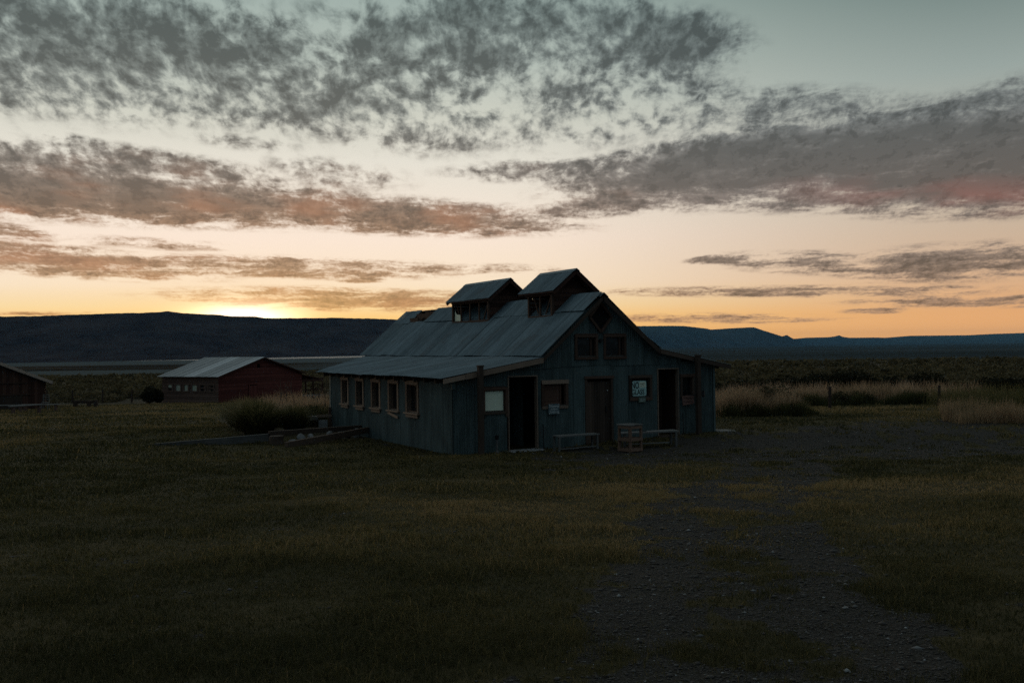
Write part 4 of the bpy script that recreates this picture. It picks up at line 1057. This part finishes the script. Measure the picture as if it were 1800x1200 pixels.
# open lean-to on the far side
mb = MB(); mb.hexa([(GW+.05, .2, 2.1), (GW+3.6, .2, 1.5), (GW+3.6, 5, 1.5), (GW+.05, 5, 2.1), (GW+.05, .2, 2.17), (GW+3.6, .2, 1.57), (GW+3.6, 5, 1.57), (GW+.05, 5, 2.17)], .2); mb.build('lean_to_roof', M['shed_board'], e)
for (a, b_) in ((GW+.9, .3), (GW+2.0, .3), (GW+3.4, .3), (GW+3.4, 4.8), (GW+1.7, 4.8)): mb = MB(); mb.box(a-.06, a+.06, b_-.06, b_+.06, -.4, 1.75, .3); mb.build('post', M['shed_board'], e)
mb = MB(); mb.box(GW+.1, GW+3.4, .25, .3, .55, .65, .4); mb.box(GW+.1, GW+3.4, .2, .3, 1.38, 1.62, .1); mb.build('rail', M['shed_board'], e)
wx_, wy_ = NX+math.cos(R(61))*(GW+2.7), NY+math.sin(R(61))*(GW+2.7)
we = empty('cart_wheel', (wx_-.3, wy_-.4, float(H(wx_, wy_))), R(20)); tag(we, 'large dark round wheel leaning under the open lean-to of the red shed', 'wheel')
mb = MB(); n = 20
for i in range(n):
    a, b_ = 2*math.pi*i/n, 2*math.pi*(i+1)/n; mb.beam((.55*math.cos(a), 0, .9+.55*math.sin(a)), (.55*math.cos(b_), 0, .9+.55*math.sin(b_)), .08, .1, up=(0, 1, 0), tone=.4)
mb.build('rim', M['shed_board'], we)
mb = MB(); mb.tube((0, -.08, .9), (0, .08, .9), .12, .12, 10)
for i in range(10): a = math.pi*2*i/10; mb.beam((0, 0, .9), (.5*math.cos(a), 0, .9+.5*math.sin(a)), .05, .05, up=(0, 1, 0), tone=.4)
mb.build('spokes', M['shed_board'], we)
mb = MB(); mb.box(0, 2.0, -.15, .15, .38, .5, .8); o = mb.build('plank_seat', M['grey_plank'])
e2 = empty('plank_bench', gp(-19.6, 92.5), R(10)); o.parent = e2; o.name = 'seat'; tag(e2, 'small grey plank bench against the right end of the red shed gable', 'bench')
mb = MB(); mb.box(.2, .35, -.1, .1, -.1, .38, .4); mb.build('leg', M['grey_board'], e2); mb = MB(); mb.box(1.6, 1.75, -.1, .1, -.1, .38, .4); mb.build('leg', M['grey_board'], e2)

# ------------------------------------------------------------------ dark board shed cut by the left edge
SX, SY = -35.25, 75.0
e = empty('board_shed', (SX, SY, float(H(SX, SY))), R(24.5))
tag(e, 'dark brown vertical board shed cut off by the left edge of the photo', 'shed')
BW_ = 11.6; bt = lambda s: 2.0+(4.5-2.0)*(1-abs(s-BW_/2)/(BW_/2))-.05
mb = MB(); plank_wall(mb, (-BW_, 0), (0, 0), -.3, bt, .2, .04, 81, horiz=False, bw=.21, opens=[(BW_-3.3, BW_-1.4, -.3, .0)]); mb.build('gable_wall', M['shed_board'], e)
mb = MB(); plank_wall(mb, (0, 0), (0, 8), -.3, lambda s: 1.95, .2, .04, 82, horiz=False, bw=.21); plank_wall(mb, (-BW_, 8), (-BW_, 0), -.3, lambda s: 1.95, .2, .04, 83, horiz=False, bw=.21); plank_wall(mb, (0, 8), (-BW_, 8), -.3, bt, .2, .04, 84, horiz=False, bw=.21)
mb.build('rear_wall', M['shed_board'], e)
mb = MB()
for s_ in (-1, 1):
    xe = -BW_/2+s_*(BW_/2+.55); ze = 2.0-.22
    mb.hexa([(xe, -.3, ze), (-BW_/2, -.3, 4.5), (-BW_/2, 8.3, 4.5), (xe, 8.3, ze), (xe, -.3, ze+.06), (-BW_/2, -.3, 4.56), (-BW_/2, 8.3, 4.56), (xe, 8.3, ze+.06)], .3)
mb.build('roof', M['interior'], e)
mb = MB(); mb.box(-3.4, -3.28, -.08, -.045, -.1, 1.0, .9); mb.box(-3.28, -.9, -.08, -.045, 1.08, 1.16, .3); mb.box(-3.9, -1.2, -.08, -.045, 1.95, 2.02, .2); mb.build('trim', M['brown_wood'], e)
mb = MB(); mb.box(-3.25, -1.5, -.06, -.045, -.1, 1.05, .1); mb.build('door', M['dark_wood'], e)

def low_bench(x, y, L, rz, label, h=.42, legs=2, mat='grey_plank', stump=False):
    e = empty('plank_bench', gp(x, y), rz); tag(e, label, 'bench')
    mb = MB(); mb.box(-L/2, L/2, -.17, .17, h, h+.06, .9); mb.build('seat', M[mat], e)
    for i in range(legs):
        a = -L/2+.25+(L-.5)*i/(legs-1); mb = MB()
        if stump: mb.tube((a, 0, -.1), (a, 0, h), .2, .19, 12, tone=.6)
        else: mb.box(a-.06, a+.06, -.13, .13, -.1, h, .5)
        mb.build('leg', M['grey_board'], e)
    return e
low_bench(-36.0, 69.0, 4.2, R(2), 'long grey plank bench in front of the dark board shed, at the frame edge', legs=3)
low_bench(-33.2, 70.0, 2.6, R(3), 'short grey plank bench in front of the dark board shed, under the white chair')
low_bench(-32.0, 65.5, 2.3, R(58), 'slanting pale plank bench with thick square legs nearest the lawn', h=.5)
low_bench(-34.6, 63.4, 3.2, R(3), 'plank bench on round stumps at the left frame edge', h=.38, stump=True)
e = empty('garden_chair', gp(-33.6, 71.6, .12), R(8)); tag(e, 'small white wooden chair by the corner of the dark board shed', 'chair')
mb = MB(); mb.box(-.22, .22, -.22, .22, .40, .44, .8); mb.build('seat', M['grey_plank'], e)
for a in (-.2, .2):
    mb = MB(); mb.box(a-.02, a+.02, -.21, -.17, -.14, .4, .7); mb.build('leg', M['grey_plank'], e)
    mb = MB(); mb.box(a-.02, a+.02, .17, .21, -.14, .4, .7); mb.build('leg', M['grey_plank'], e)
mb = MB()
for a in (-.2, .2): mb.box(a-.02, a+.02, .17, .21, .441, 1.0, .7)
for z in (.6, .77, .94): mb.box(-.18, .18, .18, .2, z, z+.05, .7)
mb.build('backrest', M['grey_plank'], e)

# low hitching rail and wire fence in the middle distance
e = empty('hitching_rail', gp(-33.2, 77.8), R(2)); tag(e, 'low dark rail on three thick square posts left of the red shed', 'rail')
for a in (-.95, .1, .62): mb = MB(); mb.box(a-.13, a+.13, -.13, .13, -.15, .52, .3); mb.build('post', M['dark_wood'], e)
mb = MB(); mb.box(-.9, .7, -.05, .05, .30, .50, .1); mb.build('rail', M['dark_wood'], e)
e = empty('wire_fence', gp(-38, 92), 0); tag(e, 'wire fence on rough posts between the dark board shed and the red shed', 'fence')
pts = [(-43.5, 93.0), (-40.9, 92.5), (-37.9, 92.0), (-35.0, 91.5), (-32.2, 91.0)]
ez_ = float(H(-38, 92))
for (x, y) in pts: mb = MB(); z = float(H(x, y)); mb.tube((x+38, y-92, z-ez_-.1), (x+38+.03, y-92, z-ez_+1.25), .09, .075, 8, tone=.2, wob=.01, segs=3); mb.build('post', M['dark_wood'], e)
mb = MB()
for (x, y), (x2, y2) in zip(pts[:-1], pts[1:]):
    for hh in (.25, .5, .75, 1.0): mb.tube((x+38, y-92, float(H(x, y))-ez_+hh), (x2+38, y2-92, float(H(x2, y2))-ez_+hh), .012, .012, 4, cap=False)
mb.build('wire', M['iron'], e)
for (x, y), l_ in (((16.0, 50.3), 'left one of two dark fence posts standing in the dry grass beyond the right lawn'), ((24.2, 56.6), 'right one of two dark fence posts standing in the dry grass beyond the right lawn')):
    mb = MB(); mb.tube((0, 0, -.1), (.04, 0, 1.15), .09, .08, 8, tone=.1, wob=.01, segs=3); o = mb.build('fence_post', M['dark_wood']); o.location = gp(x, y); tag(o, l_, 'post', 'fence posts beyond the right lawn')

# ------------------------------------------------------------------ vegetation
def in_barn(x, y, m=.05):
    u, v = loc_uv(x, y); return (u > -m) & (u < 9.32+m) & (v > -m) & (v < 15.4)
def scatter(n, r0, r1, az=37):
    r = np.sqrt(RNG.uniform(r0*r0, r1*r1, n)); a = np.radians(RNG.uniform(-az, az, n)); return r*np.sin(a), r*np.cos(a)
def lawn():
    Ps, hs, ws, ts, ln = [], [], [], [], []
    for (r0, r1, dens, h0, w0) in ((4.2, 7, 4600, .042, .0042), (7, 10.5, 2700, .045, .006), (10.5, 17, 1000, .048, .010), (17, 28, 400, .052, .018), (28, 45, 150, .06, .032), (45, 92, 36, .07, .06)):
        area = math.pi*(r1*r1-r0*r0)*74/360; n = int(area*dens)
        x, y = scatter(n, r0, r1)
        tuft = fbm(x*1.1, y*1.1, 41, 3); fine = fbm(x*5, y*5, 43, 2); big = fbm(x*.18, y*.18, 47, 3)
        gk = gmask(x, y)
        keep = (RNG.random(n) > gk*.80) & ~in_barn(x, y) & (lawn_edge(x, y) > 0) & (RNG.random(n) < .35+1.0*fine)
        x, y, tuft, fine, big, gk = (q[keep] for q in (x, y, tuft, fine, big, gk))
        h = h0*(.45+1.3*smooth(.35, .75, tuft)+.5*fine)*RNG.uniform(.6, 1.35, len(x))*(1-.62*gk)
        long_ = RNG.random(len(x)) < .008; h = np.where(long_, h*1.8, h)
        patch = np.exp(-(((x-1.0)/5.5)**2+((y-17)/6.5)**2))+.7*np.exp(-(((x-9.0)/4.5)**2+((y-13)/7)**2))+.5*smooth(26, 50, y)
        t = np.clip(.02+(.10+.26*smooth(5, 20, y+.35*x)+.95*patch)*(.45+.9*smooth(.40, .66, big))*RNG.uniform(.4, 1.1, len(x))+.25*(fine-.5)+RNG.normal(0, .24, len(x))+long_*.3, 0, 1)
        z = H(x, y)
        Ps.append(np.stack([x, y, z-.005], -1)); hs.append(h); ws.append(np.full(len(x), w0)*RNG.uniform(.7, 1.3, len(x))); ts.append(t); ln.append(RNG.uniform(.2, 1.4, len(x)))
    P = np.concatenate(Ps); o = blades('grass', P, np.concatenate(hs), np.concatenate(ws), np.concatenate(ln), np.concatenate(ts), M['lawn'])
    tag(o, 'short rough green and straw coloured grass of the lawn', 'grass', kind='stuff')
lawn()

def pebbles():
    oct_v = np.array([(1, 0, 0), (0, 1, 0), (-1, 0, 0), (0, -1, 0), (0, 0, 1), (0, 0, -1)], float)
    oct_f = np.array([(0, 1, 4), (1, 2, 4), (2, 3, 4), (3, 0, 4), (1, 0, 5), (2, 1, 5), (3, 2, 5), (0, 3, 5)])
    X, Y, Sz = [], [], []
    for (r0, r1, dens, s0) in ((4.5, 8, 1300, .0062), (8, 14, 360, .0095), (14, 34, 40, .017)):
        n = int(math.pi*(r1*r1-r0*r0)*74/360*dens); x, y = scatter(n, r0, r1)
        k_ = (RNG.random(n) < gmask(x, y)) & ~in_barn(x, y, .4); x, y = x[k_], y[k_]
        X.append(x); Y.append(y); Sz.append(s0*(.5+RNG.gamma(2.0, .35, len(x))))
    x = np.concatenate(X); y = np.concatenate(Y); s = np.minimum(np.concatenate(Sz)*(1+1.6*(RNG.random(len(np.concatenate(Sz))) < .015)), .030); n = len(x)
    V = oct_v[None]*(1+RNG.uniform(-.35, .35, (n, 6, 1))); V = V*s[:, None, None]*np.array([1.2, .9, .5])
    a = RNG.uniform(0, 6.28, n); c, si = np.cos(a)[:, None], np.sin(a)[:, None]
    V = np.stack([V[..., 0]*c-V[..., 1]*si+x[:, None], V[..., 0]*si+V[..., 1]*c+y[:, None], V[..., 2]+H(x, y)[:, None]+s[:, None]*.2], -1)
    lv = (np.arange(n)[:, None, None]*6+oct_f[None]).ravel()
    m, k, b = newmat('gravel stones'); t = attr(k); k.put(b.inputs['Base Color'], k.ramp(t, [(0, (.030, .024, .019, 1)), (.6, (.085, .080, .074, 1)), (1, (.42, .45, .45, 1))])); b.inputs['Roughness'].default_value = .75
    o = arr_mesh('gravel', V.reshape(-1, 3), lv, np.arange(n*8)*3, m, np.repeat(RNG.beta(1.1, 3.2, n), 6)); tag(o, 'loose grey gravel scattered along the worn track', 'gravel', kind='stuff')
pebbles()

def stand(name, poly_fn, n, h, w, label, mat='dry', tone=(.3, 1.0), cat='grass', clump=.6, lean=(.05, .5), kind='stuff', filt=None):
    """tall grass: poly_fn(n) -> x, y, local height factor"""
    x, y, hf = poly_fn(n)
    if filt: q = filt(x, y); x, y, hf = x[q], y[q], hf[q]
    c = fbm(x*1.3, y*1.3, 51, 3); keep = RNG.random(len(x)) < .25+1.2*smooth(.35, .6, c); x, y, hf, c = x[keep], y[keep], hf[keep], c[keep]
    hh = h*hf*(.55+.7*smooth(.3, .7, c))*RNG.uniform(.55, 1.15, len(x))
    P = np.stack([x, y, H(x, y)-.03], -1)
    t = np.clip(tone[0]+(tone[1]-tone[0])*(RNG.random(len(x))*.6+.4*hh/max(hh.max(), .1)), 0, 1)
    o = blades(name, P, hh, w*RNG.uniform(.6, 1.4, len(x)), RNG.uniform(*lean, len(x)), t, M[mat])
    tag(o, label, cat, kind=kind); return o
def ell(cx, cy, rx, ry, rot=0, flat=.5):
    def f(n):
        a = RNG.uniform(0, 6.283, n); r = np.sqrt(RNG.random(n)); X = rx*r*np.cos(a); Y = ry*r*np.sin(a); q = math.radians(rot)
        return cx+X*math.cos(q)-Y*math.sin(q), cy+X*math.sin(q)+Y*math.cos(q), 1-flat*r**3
    return f
def quad(x0, x1, y0, y1, ydx=0.0, rag=1.2):
    def f(n):
        x = RNG.uniform(x0, x1, n); y = RNG.uniform(y0, y1, n); y = y+(x-x0)*ydx+(fbm(x*.6, x*0+3, 61, 3)-.5)*rag*2
        return x, y, 1-.5*smooth(x1-.8, x1, x)
    return f
# right of the bathhouse
stand('tall_grass', quad(8.2, 11.8, 39.6, 43.5, .05), 11000, .98, .022, 'waist high dry grass stand close behind the right corner of the bathhouse')
stand('tall_grass', quad(8.2, 12.3, 39.3, 40.6, .05), 7000, .55, .022, 'dark green skirt of the tall grass beside the bathhouse right corner', mat='greenstalk', tone=(0, .6))
stand('tall_grass', quad(13.5, 29, 60.5, 66, -.02), 12000, 1.25, .035, 'pale dry grass belt along the far edge of the right lawn', tone=(.3, .95))
stand('tall_grass', quad(13.0, 29, 59.5, 61.5, -.02), 12000, .8, .035, 'dark green skirt of the grass belt beyond the right lawn', mat='greenstalk', tone=(0, .45))
stand('tall_grass', quad(15.2, 27, 34.2, 38.5, -.1), 17000, .70, .02, 'low reddish dry grass stand at the right frame edge', tone=(.10, .62), filt=lambda x, y: x > .436*y+.3*np.sin(y*2.1))
stand('tall_grass', quad(24, 38, 44, 58, .0), 12000, 1.1, .03, 'sparse dry grass rising to the brush at the right frame edge', mat='greenstalk', tone=(.2, .9))
# left of the bathhouse
stand('tall_grass', quad(-11.6, -6.2, 41.5, 47, .0), 13000, 1.15, .024, 'tall straw coloured grass between the red shed and the bathhouse', tone=(.35, 1))
stand('tall_grass', quad(-9.5, -6.4, 39.6, 41.2, .0), 5000, .9, .02, 'low green weeds in front of the straw grass by the rail fence', mat='greenstalk', tone=(0, .5), lean=(.3, 1.2))
stand('tall_grass', ell(-11.7, 44.5, 1.0, 1.2), 3200, 1.1, .02, 'left tufts of the big dark grass clump before the red shed', mat='greenstalk', tone=(0, .7), lean=(.1, .9))
def tussock(x, y, r, h, n, label, mat='greenstalk', tone=(.15, 1.15), splay=.9):
    n = int(n*.62)
    """one big bunch grass: leaves arch outward from a narrow base"""
    a = RNG.uniform(0, 6.283, n); rr = r*.45*np.sqrt(RNG.random(n)); bx, by = rr*np.cos(a), rr*np.sin(a)
    hh = h*RNG.uniform(.5, 1.12, n)*(1-.3*rr/r); out = (.15+RNG.random(n)**1.5*splay)*r*1.3
    w = .022*RNG.uniform(.6, 1.3, n); px_, py_ = -np.sin(a), np.cos(a)
    V = np.zeros((n, 7, 3)); zb = float(H(x, y))
    for i, (t, wd) in enumerate(((0, 1), (.45, .9), (.8, .6))):
        q = out*(t**1.9); z = hh*(t-.12*(out/r)*t*t)
        for j, s_ in ((2*i, -1), (2*i+1, 1)):
            V[:, j, 0] = bx+np.cos(a)*q+s_*px_*w*wd/2; V[:, j, 1] = by+np.sin(a)*q+s_*py_*w*wd/2; V[:, j, 2] = z-.03
    V[:, 6, 0] = bx+np.cos(a)*out; V[:, 6, 1] = by+np.sin(a)*out; V[:, 6, 2] = hh*(1-.2*(out/r))
    lv = (np.arange(n)[:, None]*7+np.array([[0, 1, 3, 2, 2, 3, 5, 4, 4, 5, 6]])).ravel(); ls = (np.arange(n)[:, None]*11+np.array([[0, 4, 8]])).ravel()
    o = arr_mesh('bunch_grass', V.reshape(-1, 3), lv, ls, M[mat], np.repeat(np.clip(tone[0]+(tone[1]-tone[0])*RNG.random(n)*hh/h, 0, 1), 7)); o.location = (x, y, zb)
    tag(o, label, 'grass clump'); return o
tussock(-9.2, 36.0, 1.05, 1.45, 4200, 'big dark arching bunch grass behind the junction of the timbers')
tussock(-10.3, 38.5, .9, 1.4, 3000, 'dark bunch grass left of the biggest arching clump')
tussock(-11.3, 41.6, .95, 1.3, 2800, 'leftmost dark bunch grass at the edge of the left lawn')
tussock(-8.1, 36.9, .7, 1.15, 2000, 'smaller bunch grass between the biggest clump and the plank bench')

def bush(name, x, y, rx, ry, h, n, label, mat='bush', leaf=.05, cat='bush', tonehi=1.0, lobes=9, twigs=14):
    root = empty(name, gp(x, y), 0); tag(root, label, cat)
    rs = np.random.default_rng(abs(int(x*131+y*17))+n)
    cx = rs.uniform(-.62, .62, lobes)*rx; cy = rs.uniform(-.62, .62, lobes)*ry; cz = h*(.24+.36*rs.random(lobes)); cr = rs.uniform(.30, .5, lobes)
    li = rs.integers(0, lobes, n); d = rs.normal(size=(n, 3)); d /= np.linalg.norm(d, axis=1)[:, None]; rad = rs.random(n)**.45
    sc = np.stack([cr[li]*rx, cr[li]*ry, cr[li]*h*.85], -1)
    P = np.stack([cx[li], cy[li], cz[li]], -1)+d*sc*rad[:, None]
    P[:, 2] = np.abs(P[:, 2]); nn = rs.normal(size=(n, 3)); nn /= np.linalg.norm(nn, axis=1)[:, None]; m2 = np.cross(nn, rs.normal(size=(n, 3))); m2 /= np.linalg.norm(m2, axis=1)[:, None]
    L = leaf*rs.uniform(.6, 1.5, n)[:, None]
    V = np.stack([P-m2*L*.35, P+nn*L, P+m2*L*.35, P-nn*L], 1)
    o = arr_mesh('foliage', V.reshape(-1, 3), np.arange(n*4), np.arange(n)*4, M[mat], np.repeat(np.clip(rs.random(n)*tonehi, 0, 1), 4), root)
    mb = MB()
    for i in range(twigs):
        a = i*2.4; mb.tube((0, 0, -.05), (cx[i % lobes]*.9+.1*math.cos(a), cy[i % lobes]*.9+.1*math.sin(a), cz[i % lobes]+.2*h), .018, .006, 5, tone=.3)
    mb.build('stems', M['twig'], root); return root
bush('bush', -31.8, 87.0, 1.25, 1.1, 1.75, 5500, 'round dark bush at the left end of the red shed', leaf=.10)
bush('bush', 10.3, 41.4, 1.5, 1.2, 1.45, 4200, 'olive green bush rising from the tall grass right of the bathhouse', mat='sage', leaf=.06, tonehi=.7)
bush('bush', -8.4, 41.0, .9, .7, .95, 2600, 'low dark green shrub in the weeds left of the rail fence', leaf=.05)
bush('bush', -7.0, 40.2, .6, .6, .85, 1600, 'small dark shrub directly behind the rail fence', leaf=.05)
bush('bush', 21.0, 61.3, 1.9, 1.0, 1.0, 2600, 'low dark rounded bush in the middle of the grass belt', leaf=.08, mat='sage', tonehi=.3)
near_b = [(9.5, 62, 3.0, 1.8), (13.5, 66, 3.2, 2.0), (17.5, 70, 2.4, 1.6), (21, 72, 3.2, 2.3), (25.5, 71, 3.4, 2.5), (30, 70, 3.0, 2.2), (34.5, 69, 2.8, 1.9), (11.5, 74, 2.6, 1.8), (28, 78, 3.2, 2.2), (38, 75, 3.0, 2.1), (15, 78, 2.6, 1.7), (33, 60, 2.0, 1.5), (37, 62, 2.2, 1.6)]
bl = ['tall dark brush just right of the bathhouse roof end', 'wide dark brush behind the left part of the grass belt', 'lower dark brush behind the first fence post', 'dark brush behind the middle of the grass belt', 'tallest dark brush behind the grass belt', 'dark brush right of the tallest one', 'dark brush near the right frame edge', 'brush behind the one beside the bathhouse', 'second row brush behind the tallest one', 'brush at the right frame edge beyond the grass', 'second row brush left of the middle', 'low brush before the right frame edge', 'low brush at the right frame edge']
for (x, y, r_, h_), l_ in zip(near_b, bl): bush('sagebrush', x, y, r_, r_*.7, h_, 4200, l_, mat='bush', leaf=.13, cat='brush', twigs=8)['group'] = 'dark brush beyond the right lawn'

def sagebrush():
    VV, TT = [], []
    for (r0, r1, dens, nf, s0) in ((60, 110, .45, 55, .85), (110, 200, .17, 34, 1.15), (200, 360, .06, 22, 1.8), (360, 660, .022, 14, 2.7)):
        n = int(math.pi*(r1*r1-r0*r0)*70/360*dens); x, y = scatter(n, r0, r1, 35)
        cl = fbm(x*.03, y*.03, 71, 3)
        k_ = (lawn_edge(x, y) < -3) & (RNG.random(n) < .35+1.3*smooth(.35, .65, cl))
        k_ &= ~((x > -37) & (x < -12) & (y > 84) & (y < 108)); k_ &= ~((x < -28) & (y < 90)); x, y = x[k_], y[k_]; n = len(x)
        s = s0*RNG.uniform(.5, 1.3, n); ztop = H(x, y)
        d = RNG.normal(size=(n, nf, 3)); d /= np.linalg.norm(d, axis=2)[..., None]; d[..., 2] = np.abs(d[..., 2]); rad = RNG.random((n, nf))**.4
        P = d*rad[..., None]*(s[:, None, None])*np.array([.75, .75, .62])
        P[..., 0] += x[:, None]; P[..., 1] += y[:, None]; P[..., 2] += ztop[:, None]
        nn = RNG.normal(size=(n, nf, 3)); nn /= np.linalg.norm(nn, axis=2)[..., None]; m2 = np.cross(nn, RNG.normal(size=(n, nf, 3))); m2 /= np.linalg.norm(m2, axis=2)[..., None]
        L = (s[:, None, None]*.17*(55/nf)**.5*RNG.uniform(.6, 1.3, (n, nf, 1)))
        V = np.stack([P-m2*L*.6, P+nn*L*.8, P+m2*L*.6, P-nn*L*.8], 2).reshape(-1, 3)
        VV.append(V); TT.append(np.repeat(np.clip((RNG.random(n)*.8)[:, None]+RNG.normal(0, .12, (n, nf))+.25*d[..., 2], 0, 1).ravel(), 4))
    V = np.concatenate(VV); o = arr_mesh('sagebrush_cover', V, np.arange(len(V)), np.arange(len(V)//4)*4, M['sage'], np.concatenate(TT))
    tag(o, 'low olive brown sagebrush covering the open ground beyond the lawns', 'brush', kind='stuff')
sagebrush()
def dead_stalks():
    mb = MB(); rs = random.Random(3)
    for i in range(9):
        x, y = -9.3+rs.uniform(-1.2, 1.4), 43+rs.uniform(-1, 1); p = Vector(gp(x, y)); d = Vector((rs.uniform(-.35, .35), 0, 1)).normalized(); q = p+d*rs.uniform(1.3, 2.1)
        mb.tube(p, q, .016, .008, 5)
        for j in range(3): t = rs.uniform(.5, .9); c = p.lerp(q, t); mb.tube(c, c+Vector((rs.uniform(-.4, .4), 0, rs.uniform(.2, .5))), .009, .005, 4)
    o = mb.build('dead_stalks', M['twig']); tag(o, 'bare dead weed stalks rising above the straw grass', 'stalks', kind='stuff')
dead_stalks()

# ------------------------------------------------------------------ the air over the valley
def haze():
    mb = MB(); mb.box(-40000, 40000, -3500, 39000, -60, 440, .5)
    me = bpy.data.meshes.new('haze'); me.from_pydata(mb.v, [], mb.f); o = bpy.data.objects.new('haze', me); COL.objects.link(o)
    m = bpy.data.materials.new('valley haze'); m.use_nodes = True; k = NT(m.node_tree); k.n.clear(); out = k.node('ShaderNodeOutputMaterial')
    v = k.node('ShaderNodeVolumePrincipled'); v.inputs['Color'].default_value = (.20, .60, 1.0, 1); v.inputs['Density'].default_value = 1.15e-5; v.inputs['Anisotropy'].default_value = 0.0
    k.l.new(v.outputs[0], out.inputs['Volume']); me.materials.append(m)
    tag(o, 'thin blue evening haze over the valley', 'haze', kind='stuff')
haze()
